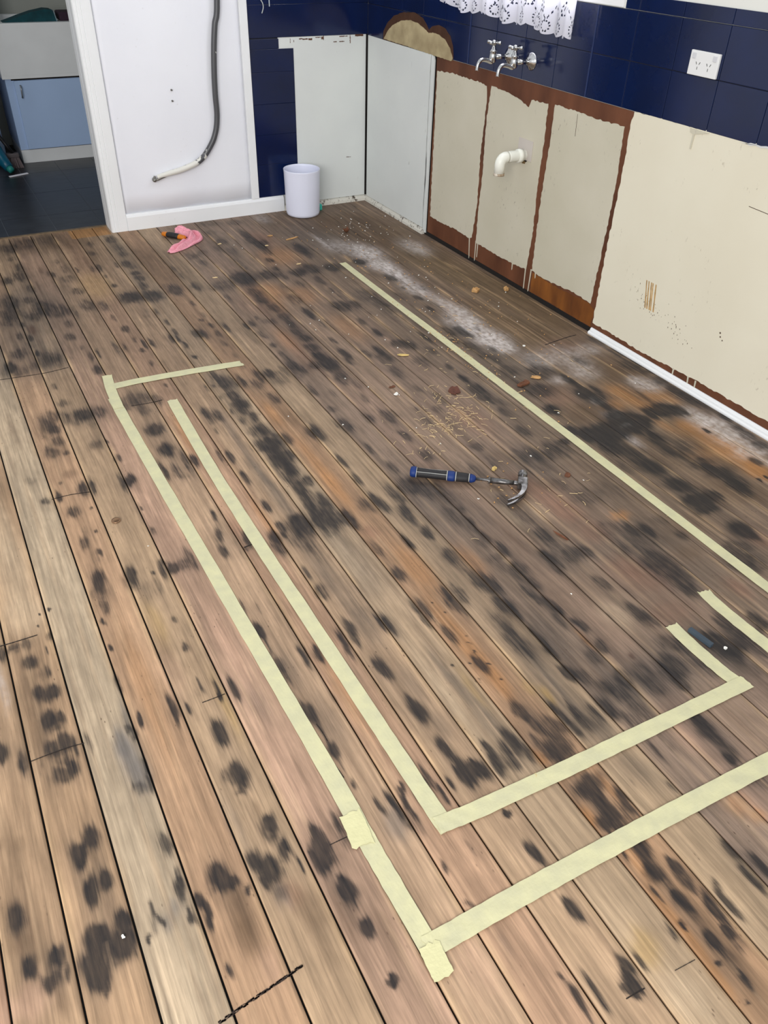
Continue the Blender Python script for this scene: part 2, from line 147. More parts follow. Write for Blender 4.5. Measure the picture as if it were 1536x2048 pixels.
STAINS = {
 'g': "-2084 -864 148 285 50;-2158 -1334 136 173 50;-2184 -1096 89 128 35;-1983 -40 146 175 35;-2014 -597 98 191 15;-492 -595 128 212 50;-529 -352 142 191 30;-1066 -341 103 278 30;-593 -1567 96 186 30;-499 -2202 121 116 35;-468 -2069 104 103 30;-1656 -2543 15 171 50;-1647 -2621 12 131 50;-1645 -2170 16 100 40;-1654 -2373 13 150 40;-1579 -2876 22 86 35;-1568 -2973 33 81 35;-1584 -3079 37 60 35;-1659 -3042 25 101 30;-1672 -2950 21 107 35;-848 -2832 59 81 40;-1267 -2899 52 90 35;-1057 -3228 56 51 30;-1166 -2949 35 89 30;-1119 -3680 96 75 45;-953 -3698 64 77 40;-817 -3286 124 63 30;-756 -3466 53 47 20;-1212 -3675 76 36 45;-1988 -3327 16 49 40;-1661 -3215 24 67 40;-1763 -3329 15 48 30;-1863 -3438 17 72 25;-1883 -3260 15 49 30;-1563 -3418 11 60 40;-1558 -3493 13 57 40;-1549 -3559 14 54 35;-1652 -3424 18 46 30;-1353 -3533 19 97 45;-1361 -3614 24 73 45;-1263 -3465 29 84 40;-1553 -3615 18 34 40;-1652 -3565 14 35 30;-1344 -3741 32 33 50;-1120 -3875 21 48 45;-1347 -3845 27 37 35;-1323 -3894 16 36 25;-1274 -3969 40 34 25;-1147 -3985 29 29 35;-1792 -4015 5 18 30",
 'b': "-1447 -609 83 214 55;-1483 -422 59 140 45;-1783 -24 115 118 45;-1920 -26 113 137 45;-1729 -312 84 162 25;-2035 24 67 119 40;-382 -599 60 107 50;-317 -737 80 103 70;-300 -357 156 116 40;-231 -530 106 166 60;-300 -357 185 155 50;-462 -287 121 117 35;-289 -684 59 105 50;-637 -162 124 100 30;-312 -1666 60 99 50;-270 -1879 48 68 50;-257 -1997 64 65 40;-284 -959 84 64 40;-110 -2445 108 55 70;-128 -2317 72 97 40;-265 -2933 63 71 40;-267 -3102 43 52 40;-422 -2856 46 57 30;-386 -3238 67 35 40;-456 -2654 73 63 40;-456 -2634 100 64 50;-427 -2735 54 46 40;-72 -2439 153 74 50;-56 -2596 101 69 30;-304 -3263 38 59 50;-414 -3187 64 48 40;-456 -2952 62 68 40;-1430 -2209 56 51 30;-905 -2738 30 42 35;-872 -2929 40 25 35;-622 -3286 79 44 35;-712 -3376 35 25 40;-2448 -3080 18 59 35;-2440 -3198 22 47 40;-2429 -3008 24 63 35;-2402 -3124 37 23 25;-2532 -3563 26 100 30;-2514 -3645 28 35 30;-2551 -3625 19 19 35;-2493 -3758 6 21 55;-2502 -3728 11 13 40;-2554 -3552 11 20 30;-2540 -3422 6 14 50;-2512 -3442 10 17 30;-2186 -3761 15 53 65;-2192 -3795 18 35 55;-2188 -3722 21 20 40;-2071 -3808 20 36 40;-2018 -3848 19 36 30;-2086 -3574 5 18 50;-2076 -3867 11 46 30;-1901 -3884 17 60 25;-1968 -3912 11 46 35;-1658 -3769 21 15 30;-1462 -4120 17 69 35;-1462 -4195 17 64 35;-1471 -4259 20 60 40",
 'y': "-1778 -705 55 140 35;-2124 -2982 15 70 40;-2055 -3309 9 75 50;-1415 -3566 11 22 50;-1389 -3604 9 22 70;-1532 -3507 7 57 40;-1584 -4138 21 24 55",
 'm': "-2130 -494 30 57 60;-2052 -337 25 70 50;-2069 -453 35 83 55;-2047 -632 18 62 50;-2155 -755 42 103 55;-2078 -760 34 44 50;-2038 -870 46 100 60;-2168 -883 51 98 60;-2195 -970 36 54 50;-2082 -951 47 55 55;-1978 -942 46 84 55;-1949 -955 5 49 60;-2028 -962 7 41 50;-2143 -1021 11 33 60;-2169 -1129 17 44 60;-2134 -1165 12 37 70;-1972 -1087 19 46 50;-1987 -1221 24 43 55;-2198 -1291 34 47 55;-2132 -1316 12 29 70;-2095 -1376 51 69 50;-2241 -1400 24 50 70;-2139 -1414 28 56 50;-2220 -1444 58 44 45;-2080 -1418 33 56 45;-2136 -1222 35 49 30;-2069 -199 27 37 40;-2062 -45 50 77 50;-1978 -1 67 98 40;-1888 22 86 80 30;-1880 -331 15 44 40;-1862 -440 24 68 35;-1812 -481 7 50 60;-1876 -575 41 57 40;-1925 -501 14 41 50;-1943 -475 14 50 40;-1863 -748 29 53 50;-1858 -923 31 71 55;-1920 -969 7 83 55;-1797 -966 31 70 50;-1744 -494 13 50 50;-1710 -490 15 59 60;-1702 -285 21 45 50;-1629 -490 10 42 60;-1709 -616 11 32 50;-1702 -748 17 31 60;-1965 -1340 8 24 50;-1952 -1431 10 45 60;-1918 -1417 8 46 60;-2028 -1419 12 23 30;-1956 -1558 17 43 65;-1848 -1401 9 70 50;-1812 -1405 8 41 60;-1788 -1102 13 47 45;-1768 -1237 17 38 60;-1764 -1352 9 30 50;-1738 -1409 9 59 65;-1707 -1417 9 53 70;-1759 -1468 10 23 55;-1757 -1589 9 27 60;-1665 -919 53 72 75;-1570 -946 53 65 70;-1580 -812 25 61 60;-1572 -714 24 47 65;-1569 -636 25 40 65;-1582 -493 31 51 55;-1563 -539 20 42 50;-1565 -246 37 74 45;-1564 -347 32 54 50;-1567 -120 31 77 55;-1683 -152 20 57 50;-1584 -892 29 44 50;-1605 -1114 11 40 55;-1593 -1242 10 38 65;-1593 -1345 10 43 65;-1625 -1410 8 48 65;-1603 -1414 8 42 70;-1591 -1484 8 46 70;-1656 -1120 30 67 25;-2121 -1621 9 31 60;-2120 -1760 23 29 55;-1756 -1785 7 20 50;-1463 -915 37 74 60;-1382 -765 17 47 40;-1496 -867 27 60 40;-1391 -653 11 49 50;-1268 -518 28 69 40;-1875 -1842 50 57 50;-1815 -1871 24 57 50;-1023 -66 67 61 40;-1058 -213 34 48 40;-1052 -379 32 55 50;-1104 -471 20 71 40;-1052 -535 27 69 40;-900 -327 26 113 50;-904 -413 25 91 60;-890 -504 33 106 65;-889 -608 26 68 50;-858 -476 31 54 50;-884 -103 54 60 40;-1242 -530 26 43 40;-1236 -630 21 66 50;-1197 -491 32 44 35;-1363 -911 27 59 55;-925 -731 22 41 65;-939 -848 18 39 60;-716 -644 38 103 70;-724 -742 20 66 50;-1137 -911 64 91 65;-1104 -891 29 76 60;-1232 -953 59 74 50;-1295 -975 23 44 40;-1079 -738 23 97 40;-1011 -915 67 69 55;-861 -947 45 61 65;-786 -926 48 77 65;-677 -956 57 62 65;-941 -964 19 60 50;-524 -940 42 47 70;-808 -1078 23 66 50;-908 -1084 15 58 45;-1143 -1094 35 71 55;-1144 -1189 31 54 60;-1130 -1289 29 59 60;-1111 -1009 25 58 40;-1272 -1099 14 56 50;-1005 -1237 33 68 50;-996 -1128 30 85 35;-1012 -1418 21 76 75;-1011 -1534 15 48 50;-812 -1212 15 42 50;-801 -1283 18 54 40;-847 -1404 50 64 60;-789 -1415 35 52 55;-685 -1336 60 81 45;-674 -1437 33 78 45;-838 -1586 15 42 60;-831 -1722 17 45 75;-1121 -1397 28 57 60;-1127 -1480 20 49 65;-1137 -1558 23 47 55;-1128 -1629 25 46 65;-1139 -1728 28 44 65;-1189 -1423 21 37 40;-1236 -1365 9 25 55;-1276 -1411 13 43 60;-1306 -1425 10 37 60;-1273 -1535 13 47 55;-1274 -1646 16 28 55;-1218 -1409 28 25 35;-1144 -1813 24 53 75;-1140 -1886 37 61 80;-1132 -1971 26 59 55;-1150 -2030 18 48 55;-1193 -1873 22 41 60;-1031 -1701 13 39 60;-1040 -1837 17 63 75;-1055 -1903 16 41 60;-963 -1874 13 42 60;-906 -1875 19 53 65;-938 -1934 13 51 50;-1269 -1753 16 53 50;-1272 -1836 25 51 65;-1250 -1881 19 50 60;-1287 -1920 15 49 45;-1284 -2053 12 46 55;-1226 -2102 12 37 35;-1135 -2197 12 35 45;-1116 -2079 15 47 40;-1507 -1412 19 48 65;-1489 -1421 13 60 65;-1526 -1404 10 48 60;-1437 -1357 11 31 60;-1389 -1400 13 55 65;-1435 -1446 13 48 55;-1445 -1546 15 34 40;-1443 -1659 15 33 40;-1434 -1237 10 39 45;-1457 -1284 11 19 60;-1592 -1613 9 22 70;-1436 -1102 9 34 60;-1572 -1796 15 61 60;-1559 -1857 26 69 70;-1521 -1875 15 59 55;-1493 -1878 12 59 60;-1561 -1972 25 47 65;-1419 -1869 18 60 65;-1378 -1866 22 40 60;-1449 -1920 25 48 50;-1355 -1910 33 59 45;-1434 -2043 19 46 60;-1556 -2036 30 36 75;-1448 -1770 11 21 40;-1624 -1880 9 39 50;-1318 -1872 12 50 50;-1600 -1870 6 19 60;-1605 -1962 6 19 50;-483 -1190 23 58 65;-490 -1326 13 21 60;-486 -1460 18 33 60;-411 -1378 22 34 40;-500 -1595 16 37 65;-483 -1707 16 24 40;-549 -1833 20 67 60;-500 -1855 27 67 65;-485 -1910 14 27 50;-428 -1862 16 23 40;-576 -1915 20 43 50;-546 -1994 27 52 55;-480 -2051 17 31 50;-545 -2083 16 40 55;-522 -2130 26 50 45;-672 -1843 17 66 60;-770 -1876 30 48 60;-811 -1844 33 38 55;-714 -1953 20 42 50;-797 -2025 33 50 45;-724 -2113 14 29 60;-724 -2222 14 37 75;-933 -2055 22 58 50;-924 -2214 13 36 45;-902 -1927 19 52 60;-725 -2309 31 45 60;-731 -2370 29 35 60;-888 -2315 15 52 50;-530 -2246 37 47 50;-557 -2324 21 45 45;-419 -2299 49 56 55;-325 -2320 30 47 30;-512 -2422 58 52 60;-362 -2405 19 54 70;-389 -2218 26 49 30;-672 -1500 36 88 45;-675 -1633 36 60 35;-661 -1739 29 58 30;-723 -2415 12 25 50;-691 -2441 15 34 40;-552 -1413 35 53 30;-221 -2297 19 39 50;-318 -2504 12 35 70;-397 -2519 18 34 70;-363 -2493 18 43 65;-370 -2615 18 49 75;-367 -2555 15 25 60;-383 -2718 34 46 90;-348 -2763 38 38 90;-256 -2740 17 31 85;-186 -2744 27 40 90;-145 -2764 18 32 85;-479 -2774 62 44 85;-388 -2781 22 38 85;-549 -2759 42 37 70;-557 -2728 22 15 80;-543 -2842 32 57 70;-497 -2864 16 56 60;-540 -2799 16 29 60;-352 -2854 17 44 65;-376 -2940 16 49 60;-355 -2993 16 34 50;-335 -3085 16 26 70;-313 -3144 18 38 60;-496 -3007 26 33 75;-494 -3117 25 31 80;-326 -3208 23 43 70;-424 -3212 12 24 65;-504 -3202 37 29 70;-161 -3138 13 23 70;-162 -2914 8 15 95;-236 -3214 6 9 95;-206 -3213 5 7 90;-293 -3193 15 25 50;-519 -2913 21 62 45;-584 -2931 18 54 40;-50 -2414 50 38 50;-19 -2488 23 23 50;-12 -2165 42 42 50;-28 -2301 36 49 45;-43 -2699 32 33 55;-34 -2766 26 32 50;-43 -2635 18 34 40;-31 -2878 12 30 70;-46 -2938 17 30 50;-53 -2999 24 29 50;-61 -3067 24 28 60;-198 -2625 18 58 40;-187 -2566 12 60 40;-294 -2569 18 42 35;-289 -2974 33 55 35;-793 -3038 48 36 40;-700 -3046 36 37 30;14 -2191 66 52 55;-9 -2348 51 39 50;-22 -2463 49 37 50;-27 -2565 50 31 50;-33 -2651 49 30 55;-30 -2737 48 29 55;-27 -2820 37 27 50;-7 -2947 39 19 40;-365 -2717 43 39 90;-320 -2758 36 31 90;-218 -2738 29 35 85;-155 -2749 26 32 80;-444 -2773 51 37 85;-512 -2767 42 37 80;-390 -2554 24 50 50;-341 -2546 24 42 60;-332 -3055 42 26 60;-320 -3125 41 25 65;-357 -2967 42 27 55;-363 -2885 32 36 60;-322 -3194 23 37 70;-498 -2998 32 39 70;-497 -3109 31 37 70;-485 -3204 49 29 70;-494 -2934 28 41 45;-570 -2971 33 26 40;-2164 -1836 22 46 60;-2197 -1885 21 53 60;-2175 -1923 18 35 65;-2214 -1939 14 34 40;-2182 -2007 17 37 60;-2207 -2079 28 32 50;-2172 -2091 8 16 60;-2217 -2057 9 32 50;-2132 -1870 17 45 50;-2070 -1872 34 45 70;-2020 -1877 26 46 60;-2099 -1914 18 27 40;-2057 -1943 13 44 35;-2077 -2083 21 33 40;-2063 -2090 10 24 40;-2038 -2081 5 12 60;-2024 -2200 9 23 60;-2040 -2201 5 23 50;-2029 -2338 16 32 80;-2053 -2326 6 43 70;-2051 -2372 5 35 40;-1873 -2078 24 42 75;-1898 -2075 17 34 40;-1877 -2219 23 43 75;-1919 -2323 7 51 75;-1884 -2348 16 51 55;-1839 -2307 8 68 60;-1855 -2370 10 36 35;-2236 -2324 7 28 75;-2165 -2323 15 35 75;-2136 -2326 7 42 75;-2276 -2336 11 17 65;-2213 -2425 17 29 55;-2219 -2422 8 16 60;-2166 -2431 3 10 80;-2172 -2537 4 9 80;-2214 -2585 11 30 55;-2201 -2541 14 37 30;-2186 -2647 4 14 70;-2200 -2663 14 28 35;-2132 -2771 12 38 75;-2137 -2802 9 32 60;-2215 -2763 14 42 75;-2218 -2804 16 31 50;-2237 -2805 8 20 50;-2054 -2805 6 32 65;-2025 -2797 14 22 65;-2046 -2763 8 17 60;-2077 -2788 4 8 70;-2004 -2796 23 22 50;-1973 -2776 9 45 60;-2081 -2841 9 31 30;-2104 -2851 18 41 35;-2032 -2619 8 18 50;-2031 -2501 4 10 70;-2030 -2481 9 16 30;-2217 -2260 5 11 60;-2296 -2207 17 22 35;-1875 -1927 21 46 50;-1931 -1886 39 28 50;-1570 -2074 19 44 65;-1549 -2142 16 34 65;-1590 -2141 11 34 60;-1548 -2235 19 41 70;-1585 -2226 16 33 50;-1569 -2243 14 41 50;-1561 -2326 34 47 75;-1592 -2336 13 39 65;-1527 -2308 13 40 70;-1538 -2421 22 37 70;-1579 -2434 20 44 75;-1549 -2383 25 46 70;-1556 -2485 20 43 75;-1583 -2527 15 42 60;-1544 -2507 13 36 60;-1534 -2581 18 27 70;-1574 -2606 14 47 65;-1568 -2631 14 53 55;-1584 -2694 12 44 70;-1537 -2690 14 39 65;-1539 -2731 12 38 65;-1573 -2734 23 37 55;-1588 -2774 14 48 75;-1558 -2789 21 42 65;-1529 -2797 12 36 65;-1584 -2835 18 35 50;-1501 -2797 12 36 70;-1504 -2836 9 36 65;-1641 -2768 26 36 80;-1628 -2794 14 36 70;-1662 -2790 17 41 70;-1700 -2752 11 27 70;-1706 -2794 4 18 75;-1732 -2793 12 29 75;-1736 -2773 7 24 50;-1740 -2839 15 34 65;-1692 -2826 13 40 45;-1661 -2841 18 52 45;-1647 -2897 20 67 35;-1716 -2974 6 31 65;-1707 -3061 15 25 55;-1801 -2765 9 35 75;-1816 -2795 12 11 50;-1868 -2713 9 30 65;-1881 -2793 8 28 75;-1876 -2759 9 46 50;-1854 -2623 5 25 70;-1857 -2661 5 37 40;-1839 -2808 4 45 40;-1705 -2340 10 34 75;-1736 -2325 8 38 60;-1702 -2476 9 35 70;-1697 -2642 8 26 75;-1818 -2325 10 37 75;-1697 -2172 7 21 50;-1689 -2046 12 44 65;-1656 -2071 15 44 60;-1684 -2086 18 52 50;-1389 -2339 16 56 75;-1416 -2326 11 40 65;-1493 -2324 14 36 65;-1391 -2518 10 36 70;-1395 -2634 10 34 65;-1283 -2336 19 49 60;-1307 -2315 8 33 50;-1275 -2507 10 45 50;-1186 -2326 17 41 50;-1391 -2762 12 38 65;-1389 -2791 9 37 65;-1425 -2780 12 31 50;-1436 -2767 16 31 40;-1497 -2972 11 33 50;-1283 -2212 17 26 50;-1604 -2067 7 22 50;-1626 -2328 5 39 50;-1124 -2347 19 58 60;-1092 -2333 14 33 40;-1130 -2483 13 39 60;-1014 -2429 17 40 45;-937 -2379 17 25 45;-1010 -2343 12 25 40;-1128 -2621 20 36 60;-1263 -2636 13 35 55;-727 -2499 17 33 50;-743 -2634 17 34 55;-946 -2651 20 22 50;-952 -2748 16 35 40;-1028 -2767 21 40 45;-798 -2765 21 42 55;-849 -2765 30 42 45;-765 -2790 13 35 50;-722 -2768 23 36 50;-713 -2790 41 35 45;-820 -2829 29 41 35;-836 -2947 28 38 35;-560 -2560 27 32 80;-593 -2707 26 30 75;-663 -2754 21 18 70;-1267 -2749 28 46 60;-1239 -2778 20 52 55;-1329 -2749 15 39 60;-1317 -2783 15 32 60;-1341 -2863 16 42 65;-1377 -2797 9 37 60;-1333 -2966 12 28 75;-1201 -2790 26 39 55;-1187 -2833 23 44 45;-1183 -2899 12 37 50;-1223 -2928 16 48 45;-1200 -2987 14 46 50;-1186 -2980 7 23 60;-1193 -3055 11 28 60;-1218 -3080 11 27 50;-1177 -3126 13 27 60;-1039 -2942 24 37 50;-1035 -3021 19 47 50;-1033 -3122 19 33 60;-1038 -3164 14 27 50;-1089 -3212 13 31 65;-1070 -3227 13 31 60;-1096 -3267 11 20 50;-1028 -3236 16 31 55;-998 -3227 9 26 50;-1404 -2975 9 33 70;-1403 -2988 4 28 60;-1494 -3085 14 25 70;-1327 -3093 16 32 65;-1325 -3129 15 36 40;-1316 -3197 13 35 65;-1289 -3227 15 34 65;-1312 -3232 10 24 50;-1290 -3259 13 24 40;-1183 -3218 15 30 65;-1183 -3275 13 29 55;-1207 -3234 11 30 50;-1219 -3306 13 28 55;-1389 -3199 8 24 50;-1420 -3210 10 29 60;-1387 -3238 13 24 50;-1214 -3149 30 16 40;-1220 -3194 13 30 40;-1326 -2822 7 31 60;-505 -3248 35 23 75;-491 -3371 25 32 85;-485 -3394 14 21 70;-789 -3230 16 27 60;-748 -3243 14 27 70;-744 -3259 5 11 50;-674 -3227 23 22 40;-672 -3307 12 21 55;-971 -3246 13 26 60;-997 -3240 7 21 60;-823 -3363 35 35 60;-821 -3405 39 39 60;-818 -3458 34 33 55;-831 -3490 17 28 60;-828 -3513 13 23 50;-817 -3286 59 42 45;-835 -3200 46 33 40;-1017 -3369 13 28 55;-1012 -3499 16 31 65;-1008 -3532 19 21 55;-1010 -3613 23 24 50;-994 -3635 16 24 55;-987 -3690 23 23 50;-986 -3722 17 26 50;-908 -3655 23 24 65;-896 -3685 31 28 65;-905 -3713 22 23 55;-841 -3626 14 25 60;-843 -3660 16 25 60;-834 -3688 16 24 60;-833 -3727 16 23 50;-862 -3693 15 12 60;-785 -3684 6 12 60;-754 -3650 16 17 60;-756 -3679 16 17 70;-885 -3714 8 12 60;-1062 -3674 26 30 60;-1071 -3692 6 11 60;-1064 -3651 11 19 60;-1087 -3688 15 30 60;-1086 -3727 13 15 60;-1175 -3544 12 20 60;-1214 -3566 17 24 50;-1175 -3462 10 21 65;-1197 -3649 16 22 60;-1249 -3652 13 22 60;-1233 -3677 22 22 55;-1143 -3663 19 30 50;-1147 -3709 19 22 50;-1200 -3526 12 20 40;-899 -3766 15 22 35;-576 -3425 45 25 50;-600 -3474 43 29 60;-586 -3510 35 19 50;-1277 -3600 17 23 45;-2225 -2861 9 30 65;-2239 -2916 4 12 90;-2244 -3017 4 10 85;-2253 -3131 4 24 60;-2413 -3078 13 22 75;-2387 -3089 11 18 75;-2402 -3096 15 16 50;-2411 -3161 13 22 80;-2386 -3167 8 15 75;-2404 -3183 16 18 65;-2388 -3236 14 21 75;-2410 -3246 18 21 70;-2402 -3271 18 17 50;-2373 -3265 3 21 75;-2411 -3318 18 20 65;-2390 -3312 11 20 70;-2448 -3265 2 17 55;-2513 -3202 12 21 80;-2479 -3255 7 30 70;-2388 -3012 5 21 65;-2401 -3022 12 17 35;-2423 -2972 14 19 65;-2411 -2966 6 17 60;-2417 -2904 9 20 55;-2452 -2904 18 9 50;-2443 -2918 8 11 40;-2366 -2902 5 14 60;-2379 -2955 3 9 70;-2473 -2912 7 27 70;-2342 -3259 4 25 60;-2238 -3259 4 18 85;-2162 -3262 7 34 80;-2131 -3264 3 17 85;-2084 -3091 6 13 70;-2080 -2984 5 12 60;-2267 -3239 8 26 30;-2347 -2810 3 5 90;-2371 -2811 2 4 90;-2381 -2849 2 5 80;-2264 -3259 4 15 70;-2256 -3289 4 18 65;-2255 -3374 3 17 60;-2258 -3419 6 16 65;-2281 -3421 11 13 50;-2092 -3366 12 28 85;-2089 -3483 14 23 80;-2114 -3484 8 16 55;-2093 -3508 10 16 60;-2022 -3257 5 35 80;-2088 -3223 4 20 65;-2057 -3235 4 24 70;-2058 -3263 4 19 85;-2095 -3236 9 16 30;-1902 -3122 8 22 80;-1906 -3106 12 23 35;-1904 -3168 2 30 75;-1910 -3215 2 17 50;-1900 -3247 10 25 60;-1901 -3272 5 32 70;-1917 -3310 4 39 40;-1914 -3023 5 34 60;-1877 -3041 2 19 50;-1841 -3255 5 31 85;-1809 -3253 7 25 80;-1898 -3401 10 26 75;-1901 -3387 10 22 40;-1894 -3441 3 21 60;-1892 -3475 1 21 60;-1892 -3512 9 20 75;-1903 -3517 10 17 40;-1892 -3550 2 20 60;-1887 -3614 3 12 80;-1700 -3215 9 27 70;-1706 -3255 6 26 65;-1734 -3250 7 34 75;-1738 -3285 5 25 50;-1693 -3361 7 24 75;-1692 -3348 12 24 35;-1625 -3233 6 27 80;-1641 -3175 28 70 25;-1606 -3243 7 36 70;-1601 -3279 4 17 40;-1688 -3368 9 28 70;-1497 -3238 10 37 70;-1519 -3217 6 28 60;-1519 -3267 6 31 65;-1487 -3342 8 34 65;-1491 -3330 11 17 35;-1476 -3462 9 24 75;-1476 -3475 11 24 40;-1678 -3505 12 29 80;-1672 -3516 11 32 40;-1674 -3620 8 26 80;-1669 -3668 7 22 75;-1645 -3698 14 19 85;-1681 -3697 7 22 70;-1668 -3710 13 18 75;-1640 -3711 10 19 50;-1626 -3698 4 22 70;-1711 -3705 4 14 85;-1737 -3698 3 12 80;-1748 -3672 5 22 70;-1744 -3650 3 16 40;-1807 -3665 6 9 80;-1474 -3613 11 28 65;-1473 -3594 7 29 40;-1535 -3670 10 27 70;-1548 -3684 17 26 60;-1591 -3670 7 20 70;-1601 -3704 7 25 75;-1590 -3706 16 19 60;-1563 -3723 12 16 60;-1523 -3705 7 19 70;-1525 -3725 4 13 60;-1466 -3660 10 24 55;-1458 -3676 12 24 50;-1493 -3695 7 16 60;-1438 -3690 14 30 60;-1420 -3699 7 17 60;-1454 -3733 25 26 65;-1481 -3733 16 19 60;-1456 -3757 16 19 65;-1395 -3658 7 31 70;-1486 -3769 9 6 70;-1394 -3701 7 27 70;-1307 -3318 18 37 65;-1298 -3343 8 32 65;-1347 -3374 16 44 50;-1354 -3438 19 46 55;-1344 -3471 19 41 35;-1296 -3467 8 50 75;-1299 -3507 6 24 60;-1302 -3581 11 27 75;-1305 -3571 7 23 50;-1424 -3248 12 28 60;-1414 -3280 6 32 60;-1193 -3375 12 32 70;-1210 -3423 8 26 60;-1214 -3344 13 14 50;-1264 -3440 20 85 20;-1362 -3674 5 28 50;-1182 -3447 6 13 60;-1469 -3235 1 3 90;-1455 -3267 1 3 90;-1454 -3364 2 3 90;-1461 -3393 1 3 90;-1458 -3465 1 3 90;-1462 -3523 1 3 90;-1498 -3445 1 3 90;-1464 -3425 3 3 90;-1502 -3503 1 2 90;-1536 -3428 2 3 90;-1363 -3705 11 27 60;-1329 -3703 11 28 60;-1360 -3687 7 21 50;-1290 -3695 11 25 70;-1284 -3718 7 14 60;-1228 -3735 16 31 50;-1261 -3750 11 20 50;-1129 -3821 11 20 80;-1130 -3843 14 23 65;-1145 -3843 11 20 50;-1133 -3868 14 26 60;-1133 -3905 12 25 55;-1146 -3930 8 15 80;-1458 -3835 26 18 70;-1476 -3842 16 15 60;-1462 -3872 12 17 80;-1461 -3898 14 25 75;-1463 -3919 15 22 70;-1488 -3921 12 16 75;-1418 -3904 7 23 75;-1431 -3926 9 17 60;-1423 -3892 5 17 50;-1454 -3980 14 16 70;-1458 -3999 11 21 60;-1455 -4009 3 5 50;-1307 -3926 4 15 60;-1128 -3995 13 23 40;-1144 -3980 11 12 40;-1270 -3827 5 19 55;-1272 -3841 7 25 40;-1236 -3834 9 26 40;-1374 -3878 5 9 30;-1228 -4025 6 16 30;-1300 -3984 5 11 50;-1286 -4105 5 20 50;-2389 -3486 12 20 80;-2416 -3513 13 22 85;-2383 -3578 7 21 85;-2390 -3593 8 10 50;-2411 -3593 11 22 85;-2419 -3616 6 10 30;-2541 -3583 12 21 75;-2544 -3608 5 14 35;-2532 -3679 10 16 80;-2487 -3680 10 15 85;-2493 -3700 7 13 45;-2500 -3718 13 13 70;-2476 -3719 3 13 75;-2534 -3691 7 7 50;-2374 -3675 9 17 90;-2379 -3704 13 21 90;-2390 -3715 15 16 75;-2401 -3725 11 16 60;-2420 -3678 14 16 90;-2407 -3677 6 14 90;-2428 -3697 10 23 90;-2442 -3724 11 20 90;-2433 -3740 14 18 90;-2428 -3762 7 13 80;-2395 -3683 7 12 40;-2370 -3734 2 14 70;-2267 -3566 9 21 65;-2260 -3565 4 11 60;-2264 -3637 7 16 40;-2266 -3660 8 23 75;-2265 -3679 4 15 70;-2325 -3673 3 17 80;-2329 -3698 4 17 50;-2314 -3703 4 8 85;-2343 -3722 3 6 90;-2267 -3722 3 10 90;-2075 -3610 10 16 90;-2082 -3625 11 20 65;-2072 -3674 9 16 85;-2084 -3687 8 11 40;-2129 -3675 9 15 80;-2129 -3692 8 11 40;-2109 -3708 14 20 85;-2131 -3720 3 15 90;-2054 -3719 2 16 80;-2197 -3672 11 21 85;-2183 -3693 10 10 75;-2199 -3693 16 13 50;-2217 -3681 9 15 30;-2163 -3717 4 8 80;-2246 -3705 5 12 85;-2236 -3722 4 15 85;-2242 -3747 4 12 80;-2241 -3720 6 17 40;-2235 -3834 3 10 90;-2234 -3847 3 6 40;-2001 -3681 8 22 80;-2004 -3706 12 22 85;-2009 -3738 17 19 80;-2023 -3730 6 24 80;-2027 -3711 5 11 70;-1955 -3675 11 20 50;-1957 -3719 9 17 40;-1961 -3693 11 17 50;-1998 -3808 11 19 90;-2006 -3830 5 15 50;-1999 -3881 8 15 90;-1994 -3893 5 14 40;-1868 -3684 6 18 75;-2264 -3725 3 12 60;-2262 -3714 3 15 50;-2101 -3522 11 6 60;-2110 -3750 15 20 35;-1649 -3904 8 20 90;-1645 -3926 8 13 35;-1646 -3813 8 7 85;-1655 -4025 8 16 90;-1816 -3846 3 10 75;-2003 -3981 9 7 90;-1840 -3698 5 26 75;-1840 -3710 6 26 50;-1833 -3732 8 20 60;-1814 -3708 3 29 75;-1817 -3750 3 28 50;-1833 -3762 6 14 30;-1814 -3689 6 24 40;-1841 -3675 4 18 60;-1789 -3702 4 18 60;-1738 -3719 3 15 70;-1749 -3847 4 16 35;-1811 -3934 5 7 60;-1745 -4114 3 6 70;-1458 -3985 11 18 70;-1461 -4001 11 10 60;-1469 -4028 9 15 80;-1468 -4043 11 15 75;-1486 -4039 6 12 50;-1465 -4060 9 15 50;-1427 -4047 7 15 85;-1429 -4071 9 20 70;-1431 -4089 7 12 50;-1499 -3986 3 12 85;-1497 -4064 2 10 85;-1496 -4076 1 9 60;-1465 -4098 10 12 80;-1463 -4112 7 16 80;-1465 -4129 7 16 50;-1499 -4141 3 9 90;-1492 -4132 4 7 50;-1523 -4143 3 11 95;-1423 -4140 9 21 85;-1423 -4125 7 14 50;-1421 -4162 7 11 60;-1469 -4181 8 13 85;-1469 -4196 8 15 50;-1431 -4186 6 11 85;-1431 -4206 7 15 50;-1468 -4215 11 17 40;-1490 -4215 4 4 90;-1468 -4256 6 12 80;-1470 -4271 7 12 50;-1494 -4283 2 3 80;-1390 -4139 4 23 85;-1390 -4163 4 18 75;-1386 -4115 4 14 70;-1310 -4071 7 15 70;-1308 -4092 6 13 50;-1315 -4122 7 19 70;-1314 -4145 7 17 75;-1315 -4163 7 14 60;-1278 -4113 7 17 85;-1281 -4134 7 15 85;-1649 -4033 7 19 90;-1607 -4144 3 12 90;-1603 -4158 4 10 35;-1630 -4142 5 15 85;-1645 -4164 7 16 85;-1650 -4179 12 10 85;-1707 -4144 3 20 85;-1709 -4165 3 20 80;-1707 -4185 2 16 60;-1741 -4150 4 18 85;-1743 -4171 3 19 70;-1737 -4138 3 12 50",
 'd': "-2119 -1087 15 39 70;-1969 -428 8 42 50;-2158 -2797 4 21 80;-2186 -2215 20 22 40;-1132 -3607 6 10 70",
